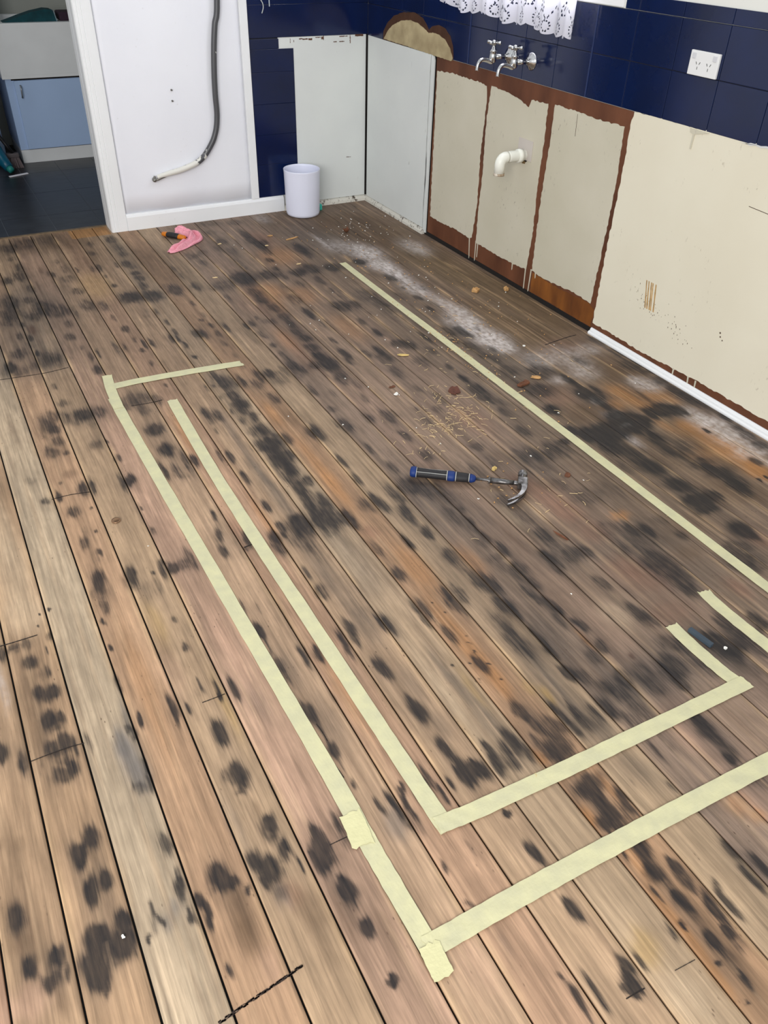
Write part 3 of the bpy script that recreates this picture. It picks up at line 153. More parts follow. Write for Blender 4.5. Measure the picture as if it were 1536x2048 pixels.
 'r': "-843 -418 40 110 40;-1185 -1202 62 135 20;-1202 -1723 32 131 30;-486 -2487 51 68 40;-211 -2151 62 62 25;-1714 -2423 12 217 30;-1788 -2372 15 184 40;-1815 -2701 16 36 40;-1477 -2895 17 23 50;-935 -2883 38 39 40;-905 -2972 45 49 45;-905 -3065 44 47 50;-866 -2490 45 80 35;-702 -3549 21 36 45;-884 -3408 54 48 40;-917 -3345 40 39 40;-892 -3185 44 38 35;-483 -3420 28 42 45;-939 -3536 54 35 30;-2092 -3767 18 25 45",
 'o': "-1086 -1104 62 85 40;-1114 -1265 30 79 35;-859 -701 79 100 35;-962 -1209 55 82 30;-921 -1618 41 106 25;-1203 -1621 26 91 25;-243 -2593 33 67 70;-240 -2698 26 32 70;-337 -2631 27 33 60;-139 -2643 52 33 60;-203 -2871 33 44 70;-200 -2973 37 42 80;-208 -3048 36 41 75;-181 -3103 36 40 75;-203 -3175 35 38 70;-285 -3010 22 34 35;-307 -3058 16 33 50;-341 -3008 16 27 40;-271 -2819 17 45 50;-114 -2707 20 24 50;-332 -2713 9 31 40;-238 -2574 56 51 60;-231 -2661 40 49 60;-155 -2646 54 42 50;-202 -2900 52 44 70;-203 -3015 64 41 75;-186 -3092 50 40 70;-193 -3171 35 38 60;-343 -2638 37 32 50;-1798 -2159 13 131 40;-1469 -2504 15 144 35;-1474 -2655 17 99 40;-1479 -2156 17 69 40;-1726 -2679 11 93 40;-1438 -3084 28 83 40;-1289 -3136 22 62 35;-773 -3158 25 17 50;-1198 -3514 6 29 50;-2203 -3165 18 181 25;-1807 -3387 11 114 30;-1472 -3359 19 128 50;-1469 -3518 15 57 50;-1506 -3735 10 19 60;-1504 -3891 8 22 70;-1217 -4008 23 22 40;-1427 -3858 5 29 50;-1200 -4048 15 14 40;-1485 -4007 9 30 50;-1501 -4113 9 46 50;-1504 -4177 8 32 50;-1509 -4239 7 30 50",
 'w': "-427 -834 58 99 80;-452 -1020 51 62 70;-573 -581 13 88 40;-516 -691 64 86 35;-719 -102 33 61 30;-433 -1085 36 90 90;-431 -1196 31 72 75;-447 -1345 39 82 60;-429 -1454 30 66 35;-159 -871 49 100 50;-401 -1701 39 108 70;-441 -1842 44 79 80;-430 -1969 53 65 95;-426 -2063 36 41 70;-475 -1755 35 58 40;-411 -1558 29 64 30;-359 -2220 61 59 35;-397 -2389 32 27 40;-237 -2265 49 88 35;-118 -2566 45 43 50;-129 -2516 21 27 40;-120 -2825 32 54 60;-109 -2898 49 52 65;-114 -2988 51 43 60;-125 -3080 53 34 60;-138 -3149 16 26 50;-373 -2583 17 21 60;-393 -2761 23 11 50;-442 -2847 16 43 35;-131 -2228 52 40 35;-270 -2381 46 46 35;-386 -2687 30 24 30;-2487 -3020 7 61 30",
 'u': "-172 -1146 101 227 75;-139 -1382 98 210 75;-91 -1575 95 196 75;-80 -1804 91 180 75;-307 -1789 71 141 70;-268 -1922 79 112 70;-195 -998 103 127 60;-284 -959 110 96 50;-119 -1991 86 89 60;-269 -2058 90 64 60;-143 -637 104 161 60;-344 -2894 254 287 30;-191 -2464 140 180 30",
 'p': "-2311 -1927 36 186 50;-2303 -2420 22 167 40;-2306 -2633 21 146 40;-2406 -2433 17 187 45;-2408 -2611 40 139 50;-1587 -2933 17 110 40;-1543 -2554 7 139 40;-1066 -3013 14 58 40;-973 -3031 19 47 35;-1065 -3478 35 44 30;-2322 -3063 20 188 25;-2405 -2800 46 64 50;-1598 -3493 11 112 40;-2332 -3808 13 75 35;-1578 -4236 27 39 50",
 'k': "-1999 -2079 23 166 30;-2008 -2566 27 158 35;-2134 -3158 18 82 30;-1990 -3143 19 130 40;-2004 -3493 20 82 35;-1195 -3848 17 39 40;-2538 -3732 27 25 50;-2576 -3733 10 21 40;-1992 -3626 15 59 35;-2170 -3864 17 26 35;-1860 -4027 24 43 35",
 'q': "-2285 -3303 15 35 80;-2277 -3342 18 44 80;-2270 -3397 17 32 75;-2260 -3235 5 33 60;-2301 -3703 17 17 50;-2286 -3691 11 15 40;-2138 -3596 11 57 30;-2110 -3763 12 20 40;-1857 -3735 18 28 50",
 'B': "-1597 -981 856 861 50;-783 -1356 480 803 40;-942 -3369 411 408 35;-774 -3069 422 309 35;-1117 -2750 361 625 22;-1452 -3508 373 259 12",
}
LINES = [[[(-2124, -3887), (-2167, -3893), (-2223, -3899), (-2279, -3906)], 1.9, 85], [[(-2463, -3257), (-2425, -3256), (-2384, -3257), (-2356, -3261)], 1.4, 80], [[(-2099, -3270), (-2070, -3270), (-2046, -3269)], 1.5, 80], [[(-2258, -2334), (-2206, -2334), (-2149, -2345)], 2.0, 60], [[(-2292, -1486), (-2223, -1493), (-2135, -1500), (-2048, -1491)], 2.4, 45], [[(-1909, -1884), (-1844, -1891), (-1798, -1889)], 2.4, 70], [[(-1826, -2799), (-1799, -2795), (-1788, -2793)], 2.5, 80], [[(-1990, -3711), (-1958, -3711), (-1951, -3712)], 1.3, 70], [[(-1669, -4185), (-1645, -4186), (-1630, -4187)], 1.5, 90], [[(-1564, -4190), (-1520, -4193)], 0.8, 40], [[(-2475, -2888), (-2441, -2889), (-2390, -2889)], 2.1, 50], [[(-257, -2117), (-137, -2099), (-75, -2095)], 3.8, 55], [[(-1896, -3440), (-1893, -3467), (-1893, -3492)], 1.5, 60], [[(-1907, -3522), (-1904, -3557), (-1901, -3590)], 1.4, 70]]
TAPES = {
 'right_long': [(-0.6089, -0.9198), (-0.6145, -1.3792), (-0.6155, -1.876), (-0.619, -2.2378), (-0.6206, -2.3817), (-0.6221, -2.7277), (-0.6245, -3.0543), (-0.6276, -3.4006), (-0.6292, -3.5846), (-0.6305, -3.69)],
 'left_outer_top': [(-1.9331, -1.6222), (-1.9449, -1.7369), (-1.9519, -1.8865)],
 'left_outer': [(-1.9522, -1.805), (-1.9498, -2.0505), (-1.946, -2.3114), (-1.9417, -2.5469), (-1.9369, -2.7956), (-1.9334, -3.0114), (-1.9291, -3.2145), (-1.9258, -3.3834), (-1.9229, -3.5466), (-1.9219, -3.6633), (-1.9224, -3.7441), (-1.9205, -3.8497), (-1.9176, -3.9787)],
 'left_inner': [(-1.7675, -1.9062), (-1.7737, -2.0929), (-1.7818, -2.4204), (-1.7829, -2.6782), (-1.7821, -2.903), (-1.7797, -3.0712), (-1.7785, -3.2384), (-1.777, -3.4115), (-1.7752, -3.5786), (-1.7739, -3.7095), (-1.772, -3.7893)],
 'short_top': [(-1.9331, -1.7173), (-1.8514, -1.7135), (-1.7207, -1.7187), (-1.5871, -1.7281), (-1.4423, -1.741)],
 'inner_cross': [(-1.7864, -3.7726), (-1.749, -3.7756), (-1.7047, -3.779), (-1.6074, -3.7819), (-1.4814, -3.7856), (-1.3427, -3.7875), (-1.1975, -3.7894), (-1.061, -3.7909), (-0.9434, -3.7921)],
 'outer_cross': [(-1.9224, -3.9612), (-1.8816, -3.9619), (-1.811, -3.961), (-1.7109, -3.9608), (-1.5953, -3.9618), (-1.474, -3.9637), (-1.3445, -3.9661), (-1.2066, -3.9693), (-1.0812, -3.9728), (-0.9529, -3.9772)],
 'right_stub': [(-0.9687, -3.5706), (-0.972, -3.6308), (-0.9721, -3.692), (-0.9699, -3.75), (-0.9608, -3.8025)],
 'right_upper': [(-0.7976, -3.5155), (-0.8039, -3.5532), (-0.8056, -3.6309), (-0.8045, -3.6945), (-0.8036, -3.748), (-0.8022, -3.8282)],
 'patch': [(-1.9275, -3.6694), (-1.9291, -3.7013), (-1.9341, -3.7433)],
 'corner_flap': [(-1.9168, -3.9579), (-1.919, -3.9801), (-1.9207, -4.0173)],
}
CREAM = [[(-0.7382, 0.7997), (-0.8871, 0.8094), (-1.0088, 0.8064), (-1.1164, 0.8073), (-1.165, 0.7996), (-1.1774, 0.7326), (-1.1659, 0.5308), (-1.1757, 0.2702), (-1.1568, 0.1183), (-1.1372, 0.1098), (-1.0026, 0.1151), (-0.8626, 0.1078), (-0.7517, 0.1103)], [(-1.2033, 0.8064), (-1.3306, 0.801), (-1.3967, 0.7921), (-1.4881, 0.769), (-1.5022, 0.7994), (-1.6135, 0.8043), (-1.6206, 0.6499), (-1.6155, 0.5099), (-1.6281, 0.2683), (-1.616, 0.1127), (-1.6105, 0.1109), (-1.5093, 0.103), (-1.4023, 0.1027), (-1.2685, 0.1056), (-1.2048, 0.1031), (-1.1955, 0.1152), (-1.1915, 0.2531), (-1.1981, 0.4222), (-1.1891, 0.6694)], [(-1.6585, 0.8091), (-1.7951, 0.8075), (-1.9249, 0.8027), (-2.0726, 0.8064), (-2.0814, 0.6594), (-2.0833, 0.4893), (-2.0763, 0.2742), (-2.0698, 0.1179), (-1.958, 0.1274), (-1.8428, 0.1174), (-1.7387, 0.1138), (-1.6584, 0.1201), (-1.6512, 0.3995), (-1.6553, 0.5491), (-1.6601, 0.691)], [(-2.1083, 0.8633), (-2.1001, 0.8184), (-2.1061, 0.7113), (-2.1067, 0.6036), (-2.1024, 0.394), (-2.104, 0.144), (-2.1047, 0.0396), (-2.3907, 0.0358), (-2.5663, 0.0419), (-2.7308, 0.0484), (-2.8837, 0.0467), (-3.0249, 0.0484), (-3.3434, 0.0572), (-2.99, 0.8749), (-2.7018, 0.87)]]
DRIPS = [[(-1.1368, 0.1122), (-1.1484, 0.014)], [(-1.1967, 0.108), (-1.1987, 0.0176)], [(-1.2142, 0.111), (-1.2152, 0.0408)], [(-1.5093, 0.103), (-1.5107, 0.077)], [(-1.6115, 0.1171), (-1.6147, 0.0222)], [(-1.6531, 0.1183), (-1.65, 0.0219)], [(-1.6855, 0.1177), (-1.6883, 0.0976)], [(-2.5784, 0.0454), (-2.5797, 0.0181)], [(-2.6534, 0.0468), (-2.6585, 0.0175)], [(-2.6917, 0.0462), (-2.6941, 0.0179)]]
BULGE = [(-0.1792, 0.8647), (-0.1825, 0.9062), (-0.224, 0.9488), (-0.2914, 0.9863), (-0.3934, 1.0111), (-0.5025, 1.0191), (-0.5815, 1.0038), (-0.6223, 0.9789), (-0.6433, 0.9604), (-0.6693, 0.9776), (-0.732, 0.9903), (-0.7913, 0.9823), (-0.839, 0.9573), (-0.8663, 0.9201), (-0.878, 0.8704)]
PLASTER = [(-0.1899, 0.8728), (-0.2318, 0.9116), (-0.2838, 0.9438), (-0.371, 0.9724), (-0.4615, 0.9836), (-0.5458, 0.9773), (-0.6054, 0.9605), (-0.6448, 0.948), (-0.6815, 0.9541), (-0.737, 0.952), (-0.7974, 0.9384), (-0.8462, 0.9074), (-0.8737, 0.8699), (-0.8622, 0.858)]
# ------------------------------------------------------------------ floor boards
PW, X0 = .106, -2.5709
TONE = {-1: (196, 152, 120), 0: (176, 142, 108), 1: (182, 146, 110), 2: (190, 166, 136), 3: (190, 150, 114), 4: (182, 150, 116), 5: (188, 150, 122), 6: (184, 150, 118), 7: (188, 148, 116), 8: (186, 152, 118), 9: (190, 160, 126), 10: (186, 144, 106), 11: (186, 156, 122), 12: (156, 130, 110), 13: (158, 128, 108), 14: (162, 134, 112), 15: (148, 122, 104), 16: (148, 122, 104), 17: (138, 116, 98), 18: (134, 112, 94), 19: (130, 108, 90)}
TINT = dict(g=(96, 86, 78), b=(100, 76, 54), u=(116, 94, 68), r=(146, 102, 80), o=(196, 132, 66), y=(190, 152, 86), k=(204, 160, 132), p=(208, 180, 146), q=(122, 114, 108), d=(74, 50, 40), B=(118, 96, 78))
def vnoise(shape, cells, seed):
    rs = np.random.RandomState(seed); g = rs.rand(cells[0]+2, cells[1]+2)
    y = np.linspace(0, cells[0], shape[0]); x = np.linspace(0, cells[1], shape[1])
    yi, xi = y.astype(int), x.astype(int); fy, fx = (y-yi)[:, None], (x-xi)[None]
    fy = fy*fy*(3-2*fy); fx = fx*fx*(3-2*fx)
    a, b, c, d = g[yi][:, xi], g[yi][:, xi+1], g[yi+1][:, xi], g[yi+1][:, xi+1]
    return (a*(1-fx)+b*fx)*(1-fy) + (c*(1-fx)+d*fx)*fy - .5
def build_floor():
    K0, K1, NC = -9, 24, 18
    ys = np.arange(.125, -5.35, -.005); NR = len(ys)
    cols, zc, pid = [], [], []
    rs = np.random.RandomState(3)
    for k in range(K0, K1+1):
        g = .0040 if k < 15 else (.0026 if k < 18 else .0014)
        a = X0+k*PW+g/2; b = min(X0+(k+1)*PW-g/2, -.0005)
        h = rs.uniform(-.0006, .0004)
        xs = [a, a, a+.0012] + list(np.linspace(a+.0012, b-.0012, NC+1)[1:-1]) + [b-.0012, b, b]
        z = [-.012, -.0014+h, h] + [h]*(NC-1) + [h, -.0014+h, -.012]
        cols += xs; zc += z; pid += [k]*len(xs)
    cols = np.array(cols); zc = np.array(zc); pid = np.array(pid); NX = len(cols)
    X = np.broadcast_to(cols[None], (NR, NX)); Y = np.broadcast_to(ys[:, None], (NR, NX))
    # slight wander of every stain outline, drawn out along the grain
    wx = .006*vnoise((NR, NX), (60, 130), 1) + .005*vnoise((NR, NX), (180, 330), 2)
    wy = .010*vnoise((NR, NX), (40, 160), 4) + .020*vnoise((NR, NX), (70, 620), 5)
    Xw, Yw = X+wx, Y+wy
    tone = np.zeros((NR, NX, 3)); plk = pid - K0
    for k in range(K0, K1+1):
        c = TONE.get(k, (184, 150, 118) if k < 0 else (128, 106, 90)); m = pid == k
        tone[:, m] = lin(c)
    lf = vnoise((NR, NX), (14, 34), 8)[..., None]*.28 + vnoise((NR, NX), (40, 34*3), 9)[..., None]*.16
    tone *= 1+lf
    def paint(e, fld):
        x, y, ax, ay, s = e[0]/1000, e[1]/1000, max(e[2], 3)/1000, max(e[3], 3)/1000, e[4]/100
        r0 = np.searchsorted(-ys, -(y+1.9*ay+.02)); r1 = np.searchsorted(-ys, -(y-1.9*ay-.02))
        ci = np.where((cols > x-1.9*ax-.01) & (cols < x+1.9*ax+.01))[0]
        if r1 <= r0 or len(ci) == 0: return None
        sl = (slice(r0, r1), slice(ci[0], ci[-1]+1))
        d2 = ((Xw[sl]-x)/ax)**2 + ((Yw[sl]-y)/ay)**2
        return sl, s*np.clip(1.25*np.exp(-(d2**1.2)*.62), 0, 1)
    mould = np.zeros((NR, NX)); dust = np.zeros((NR, NX))
    P = {k: [tuple(map(float, e.split())) for e in v.split(';')] for k, v in STAINS.items()}
    for k in ('B', 'g', 'p', 'y', 'k', 'o', 'u', 'r', 'b', 'q', 'd'):
        col = np.array(lin(TINT[k]))
        for e in P.get(k, []):
            r = paint(e, None)
            if r: sl, f = r; tone[sl] = tone[sl]*(1-f[..., None]) + col*f[..., None]
    for e in P['w']:
        r = paint(e, None)
        if r: sl, f = r; dust[sl] = 1-(1-dust[sl])*(1-f)
    for e in P['m']:
        kk = np.interp(e[1]/1000, [-4, -2.7, -1.7, 0], [1.30, 1.12, .90, .84]); e = (e[0], e[1], e[2]*kk, e[3]*kk, min(e[4]*1.08, 98))
        r = paint(e, None)
        if r: sl, f = r; mould[sl] = np.maximum(1-(1-mould[sl])*(1-f*.55), np.maximum(mould[sl], f))
    def blur(a, r, ax):
        c = np.cumsum(np.pad(a, [(r+1, r) if i == ax else (0, 0) for i in (0, 1)], mode='edge'), axis=ax); n = a.shape[ax]
        return (np.take(c, range(2*r+1, 2*r+1+n), ax) - np.take(c, range(0, n), ax))/(2*r+1)
    haze = blur(blur(mould, 11, 0), 5, 1)*np.clip(.75+1.6*vnoise((NR, NX), (50, 200), 21)+.8*vnoise((NR, NX), (25, 34), 22), 0, 1.5)
    haze = np.clip(haze*.62, 0, .6)[..., None]; tone = tone*(1-haze) + np.array(lin((84, 74, 68)))*haze
    gy = tone.mean(-1, keepdims=True); tone = (tone*.89+gy*.11)*.91
    # worn pale arrises beside the joints
    eg = np.minimum(cols-(X0+pid*PW), X0+(pid+1)*PW-cols); side = np.where(cols-(X0+pid*PW) < PW/2, 0, 1)
    wn = np.where(side[None] == 0, vnoise((NR, NX), (38, 17), 31), vnoise((NR, NX), (38, 17), 32)); wn = np.clip((wn-.02)*3.2, 0, 1)*np.exp(-(eg/.010)**2)[None]
    wn = (wn*.55)[..., None]; tone = tone*(1-wn) + np.array(lin((206, 172, 132)))*wn
    st = vnoise((NR, NX), (16, 620), 33); st = np.clip((st-.22)*4, 0, 1)[..., None]*.30; tone = tone*(1-st) + np.array(lin((204, 172, 138)))*st*1.0
    sd = vnoise((NR, NX), (22, 620), 34); sd = np.clip((sd-.22)*4, 0, 1)[..., None]*.30; tone = tone*(1-sd) + np.array(lin((92, 68, 52)))*sd
    # pale patched board at the doorway and the clean strip it leaves
    m = (X > -1.745) & (X < -1.545) & (Y > -.03) & (Y < .11)
    tone[m] = lin((170, 126, 82)); mould[m] *= .1
    # damp dark edges along the joints of the boards
    edge = np.minimum(cols-(X0+pid*PW), X0+(pid+1)*PW-cols)
    en = np.clip(vnoise((NR, NX), (70, 34), 12)*2.2-.15, 0, 1)
    mould = np.maximum(mould, np.exp(-(edge/.006)**2)[None]*en*.55)
    low = zc < -.005; tone[:, low] = lin((46, 26, 18)); mould[:, low] = 0; dust[:, low] = 0
    verts = np.stack([X, Y, np.broadcast_to(zc[None], (NR, NX)) + .0004*vnoise((NR, NX), (50, 34), 6)], -1).reshape(-1, 3)
    idx = np.arange(NR*NX).reshape(NR, NX)
    ok = pid[:-1] == pid[1:]
    q = np.stack([idx[:-1, :-1], idx[1:, :-1], idx[1:, 1:], idx[:-1, 1:]], -1)[:, ok].reshape(-1, 4)
    nv = len(verts)
    base = np.array([(-3.6, .125, -.0115), (-3.6, -5.35, -.0115), (-.0005, -5.35, -.0115), (-.0005, .125, -.0115)])
    verts = np.concatenate([verts, base]); q = np.concatenate([q, [[nv, nv+1, nv+2, nv+3]]])
    me = bpy.data.meshes.new('floor'); me.vertices.add(len(verts)); me.vertices.foreach_set('co', verts.astype(np.float32).ravel())
    me.loops.add(q.size); me.loops.foreach_set('vertex_index', q.astype(np.int32).ravel())
    me.polygons.add(len(q)); me.polygons.foreach_set('loop_start', np.arange(0, q.size, 4, dtype=np.int32))
    me.update(calc_edges=True)
    ca = np.ones((nv+4, 4), np.float32); ca[:nv, :3] = np.clip(tone, 0, 1).reshape(-1, 3); ca[nv:, :3] = .012
    a = me.attributes.new('tone', 'FLOAT_COLOR', 'POINT'); a.data.foreach_set('color', ca.ravel())
    for nm, arr in (('mould', mould), ('dust', dust), ('plank', np.broadcast_to(plk[None].astype(float), (NR, NX)))):
        v = np.zeros(nv+4, np.float32); v[:nv] = arr.reshape(-1); at = me.attributes.new(nm, 'FLOAT', 'POINT'); at.data.foreach_set('value', v)
    return me
def floor_material():
    m = bpy.data.materials.new('stained_floorboards'); m.use_nodes = True; nt = m.node_tree; N = nt.nodes; Lk = nt.links; b = N['Principled BSDF']
    def node(t, **k):
        n = N.new(t)
        for a, v in k.items(): setattr(n, a, v)
        return n
    def math_(op, a, c=None, clamp=False):
        n = node('ShaderNodeMath', operation=op, use_clamp=clamp)
        for i, v in enumerate((a, c)):
            if v is None: continue
            if isinstance(v, (int, float)): n.inputs[i].default_value = v
            else: Lk.new(v, n.inputs[i])
        return n.outputs[0]
    def attr(nm): return node('ShaderNodeAttribute', attribute_name=nm)
    tc = node('ShaderNodeTexCoord').outputs['Object']; pk = attr('plank').outputs['Fac']
    cmb = node('ShaderNodeCombineXYZ'); Lk.new(math_('MULTIPLY', pk, 3.71), cmb.inputs[1]); Lk.new(math_('MULTIPLY', pk, 1.37), cmb.inputs[2])
    off = node('ShaderNodeVectorMath', operation='ADD'); Lk.new(tc, off.inputs[0]); Lk.new(cmb.outputs[0], off.inputs[1])
    def noise(sx, sy, det, dist=0, rough=.55):
        mp = node('ShaderNodeMapping'); mp.inputs['Scale'].default_value = (sx, sy, 1); Lk.new(off.outputs[0], mp.inputs[0])
        n = node('ShaderNodeTexNoise'); n.inputs['Scale'].default_value = 1; n.inputs['Detail'].default_value = det; n.inputs['Distortion'].default_value = dist; n.inputs['Roughness'].default_value = rough
        Lk.new(mp.outputs[0], n.inputs[0]); return n.outputs[0]
    grain = noise(150, 5, 6, .6); broad = noise(26, 1.6, 4, .8); fine = noise(420, 26, 3); blot = noise(30, 16, 5)
    def rng(v, a, c, lo, hi):
        n = node('ShaderNodeMapRange'); n.inputs[1].default_value = a; n.inputs[2].default_value = c; n.inputs[3].default_value = lo; n.inputs[4].default_value = hi
        Lk.new(v, n.inputs[0]); return n.outputs[0]
    g = math_('MULTIPLY', math_('MULTIPLY', rng(grain, .3, .7, .72, 1.20), rng(broad, .3, .7, .80, 1.16)), math_('MULTIPLY', rng(fine, .3, .7, .93, 1.06), rng(blot, .3, .7, .90, 1.08)))
    vm = node('ShaderNodeVectorMath', operation='SCALE'); Lk.new(attr('tone').outputs['Color'], vm.inputs[0]); Lk.new(g, vm.inputs['Scale'])
    # specks and short scratches in the old surface
    vo = node('ShaderNodeTexVoronoi'); vo.inputs['Scale'].default_value = 1; mpv = node('ShaderNodeMapping'); mpv.inputs['Scale'].default_value = (90, 34, 1); Lk.new(off.outputs[0], mpv.inputs[0]); Lk.new(mpv.outputs[0], vo.inputs['Vector'])
    spk = math_('MULTIPLY', rng(vo.outputs['Distance'], .05, .16, 1, 0), rng(noise(9, 6, 2), .56, .66, 0, 1), True)
    mxs_ = node('ShaderNodeMix', data_type='RGBA'); Lk.new(math_('MULTIPLY', spk, .75), mxs_.inputs[0]); Lk.new(vm.outputs[0], mxs_.inputs[6]); mxs_.inputs[7].default_value = (*lin((70, 50, 40)), 1)
    class _V: outputs = [mxs_.outputs[2]]
    vm = _V
    # white powder
    du = attr('dust').outputs['Fac']; dn = noise(60, 40, 6)
    df = math_('MULTIPLY', du, rng(dn, .3, .65, .25, 1.1), True)
    mx = node('ShaderNodeMix', data_type='RGBA'); Lk.new(df, mx.inputs[0]); Lk.new(vm.outputs[0], mx.inputs[6]); mx.inputs[7].default_value = (*lin((206, 197, 194)), 1)
    # mould, broken up along the grain
    mo = attr('mould').outputs['Fac']; sn = noise(230, 9, 4, .3); sn2 = noise(70, 22, 4)
    k = math_('MULTIPLY', math_('MULTIPLY', mo, math_('SUBTRACT', 1.0, mo)), 4.0)
    br = math_('ADD', math_('MULTIPLY', math_('SUBTRACT', sn, .5), .95), math_('MULTIPLY', math_('SUBTRACT', sn2, .5), .5))
    mm = math_('ADD', mo, math_('MULTIPLY', k, br))
    sm = node('ShaderNodeMapRange', interpolation_type='SMOOTHSTEP'); sm.inputs[1].default_value = .04; sm.inputs[2].default_value = .90; sm.inputs[4].default_value = .96; Lk.new(mm, sm.inputs[0])
    mx2 = node('ShaderNodeMix', data_type='RGBA'); Lk.new(math_('MULTIPLY', math_('POWER', sm.outputs[0], 1.12), rng(noise(120, 14, 5), .3, .7, .86, 1.04), True), mx2.inputs[0]); Lk.new(mx.outputs[2], mx2.inputs[6]); mx2.inputs[7].default_value = (*lin((33, 31, 33)), 1)
    Lk.new(mx2.outputs[2], b.inputs['Base Color']); b.inputs['Roughness'].default_value = .62; b.inputs['Specular IOR Level'].default_value = .28
    bp = node('ShaderNodeBump'); bp.inputs['Strength'].default_value = .35; bp.inputs['Distance'].default_value = .0012; Lk.new(math_('ADD', grain, math_('MULTIPLY', fine, .5)), bp.inputs['Height']); Lk.new(bp.outputs[0], b.inputs['Normal'])
    return m
floor = struct(link('floor', build_floor(), floor_material()))

crack = mat('open_board_joint', (40, 33, 30), .9, 0, .3, 200); charcoal = mat('charcoal_stroke', (66, 54, 48), .95, 0, .3, 200)
for li, (pts, w, s) in enumerate(LINES):
    w = w/1000*(.8 if li else 1.15); bm = BM(); rn = random.Random(li); P_ = smooth_path([(x/1000, y/1000, .0008) for x, y in pts], 14); n = len(P_)
    for i in range(n-1):
        a, c = P_[i], P_[i+1]; t = (c-a).normalized(); nn = Vector((-t.y, t.x, 0))
        if li == 0:
            for k in range(5):
                j = rn.uniform(-w, w); q = rn.uniform(.25, .6)*w; o_ = nn*j
                prism(bm, [((a+o_+nn*q).x, (a+o_+nn*q).y), ((a+o_-nn*q).x, (a+o_-nn*q).y), ((c+o_-nn*q*.6).x, (c+o_-nn*q*.6).y), ((c+o_+nn*q*.6).x, (c+o_+nn*q*.6).y)], 'z', .0002, .0009)
        else:
            wa, wb = w*rn.uniform(.5, 1), w*rn.uniform(.5, 1)
            prism(bm, [((a+nn*wa).x, (a+nn*wa).y), ((a-nn*wa).x, (a-nn*wa).y), ((c-nn*wb).x, (c-nn*wb).y), ((c+nn*wb).x, (c+nn*wb).y)], 'z', .0002, .0008)
    obj('charcoal_line' if li == 0 else 'board_joint', bm, charcoal if li == 0 else crack, floor)

# ------------------------------------------------------------------ materials of the shell
white_paint = scuffed('white_gloss_paint', (236, 237, 243), (190, 184, 176), .70, 5, .35, 60, (1, 1, 1), (232, 233, 240))
trim_paint = scuffed('white_trim_paint', (236, 237, 239), (186, 172, 152), .69, 8, .4, 70, (1, 1, 1), (231, 232, 233))
hardboard = mat('brown_hardboard', (112, 70, 48), .6, 0, .25, 9, .25, stretch=(1, 1, .35), rgb2=(84, 50, 34))
cream_light = scuffed('light_cream_paint', (226, 220, 201), (158, 146, 128), .66, 4.5, .5, 90, (1, 1, .5), (221, 214, 194))
cream = scuffed('cream_paint', (203, 197, 179), (140, 132, 120), .64, 4.5, .5, 90, (1, 1, .5), (194, 188, 168))
grey_white = scuffed('aged_white_paint', (218, 221, 218), (150, 144, 136), .70, 6, .45, 60, (1, 1, .4), (211, 214, 212))
navy = mat('navy_gloss_tileboard', (4, 24, 68), .15, 0, .18, 5, .5, rgb2=(4, 19, 54))
plaster = mat('old_adhesive', (186, 170, 134), .8, 0, .25, 14, .2, bump=.4, rgb2=(156, 140, 108))
dark_brown = mat('dark_board_edge', (62, 44, 36), .8, 0, .2, 12, .2)
wall_white = mat('plain_wall_paint', (222, 222, 216), .6, 0, .03, 4)
black_gap = mat('shadow_gap_board', (24, 19, 17), .9)
dirty = scuffed('dirty_white_trim', (206, 202, 192), (84, 74, 64), .50, 30, .6, 60)

# ------------------------------------------------------------------ right (sink) wall
bm = BM(); WY0, WY1, WZ0, WZ1 = -1.955, -.82, 1.182, 2.08
box(bm, 0, .1, -6, WY0, 0, 2.45); box(bm, 0, .1, WY1, .12, 0, 2.45); box(bm, 0, .1, WY0, WY1, 0, WZ0); box(bm, 0, .1, WY0, WY1, WZ1, 2.45)
wall_r = struct(obj('wall_right', bm, wall_white))
bm = BM(); box(bm, -.003, 0, -6, -.722, 0.022, .150); box(bm, -.003, 0, -2.16, -.722, .15, .8625)
obj('hardboard_sheet', bm, hardboard, wall_r)
bm = BM(); prism(bm, ragged([(-1.665, .024), (-1.665, .112), (-1.85, .108), (-2.06, .116), (-2.10, .10), (-2.095, .024)], .003, .015, 77), 'x', -.0034, -.001); obj('damp_stained_band', bm, mat('damp_orange_board', (138, 84, 36), .45, 0, .3, 6, .35, stretch=(1, 2, .6), rgb2=(86, 48, 26)), wall_r)
bm = BM(); box(bm, -.0025, 0, -1.586-.002, -1.586+.002, .10, .84); obj('sheet_joint', bm, black_gap, wall_r)
bm = BM(); box(bm, -.004, 0, -2.12, -.72, 0.0, .021); obj('bottom_shadow_batten', bm, black_gap, wall_r)
for i, pts in enumerate(CREAM):
    bm = BM(); prism(bm, ragged([(y, z+(.007 if z < .07 else 0)) for y, z in pts], .0030, .012, 40+i), 'x', -.0044, -.0005); obj('cream_paint_panel', bm, cream_light if i == 3 else cream, wall_r)
for i, (a, b_) in enumerate(DRIPS):
    bm = BM(); w = .0022
    prism(bm, [(a[0]-w*1.6, a[1]+.006), (b_[0]-w, b_[1]), (b_[0], b_[1]-.004), (b_[0]+w, b_[1]), (a[0]+w*1.6, a[1]+.006)], 'x', -.0048, -.0005); obj('paint_drip', bm, cream, wall_r)
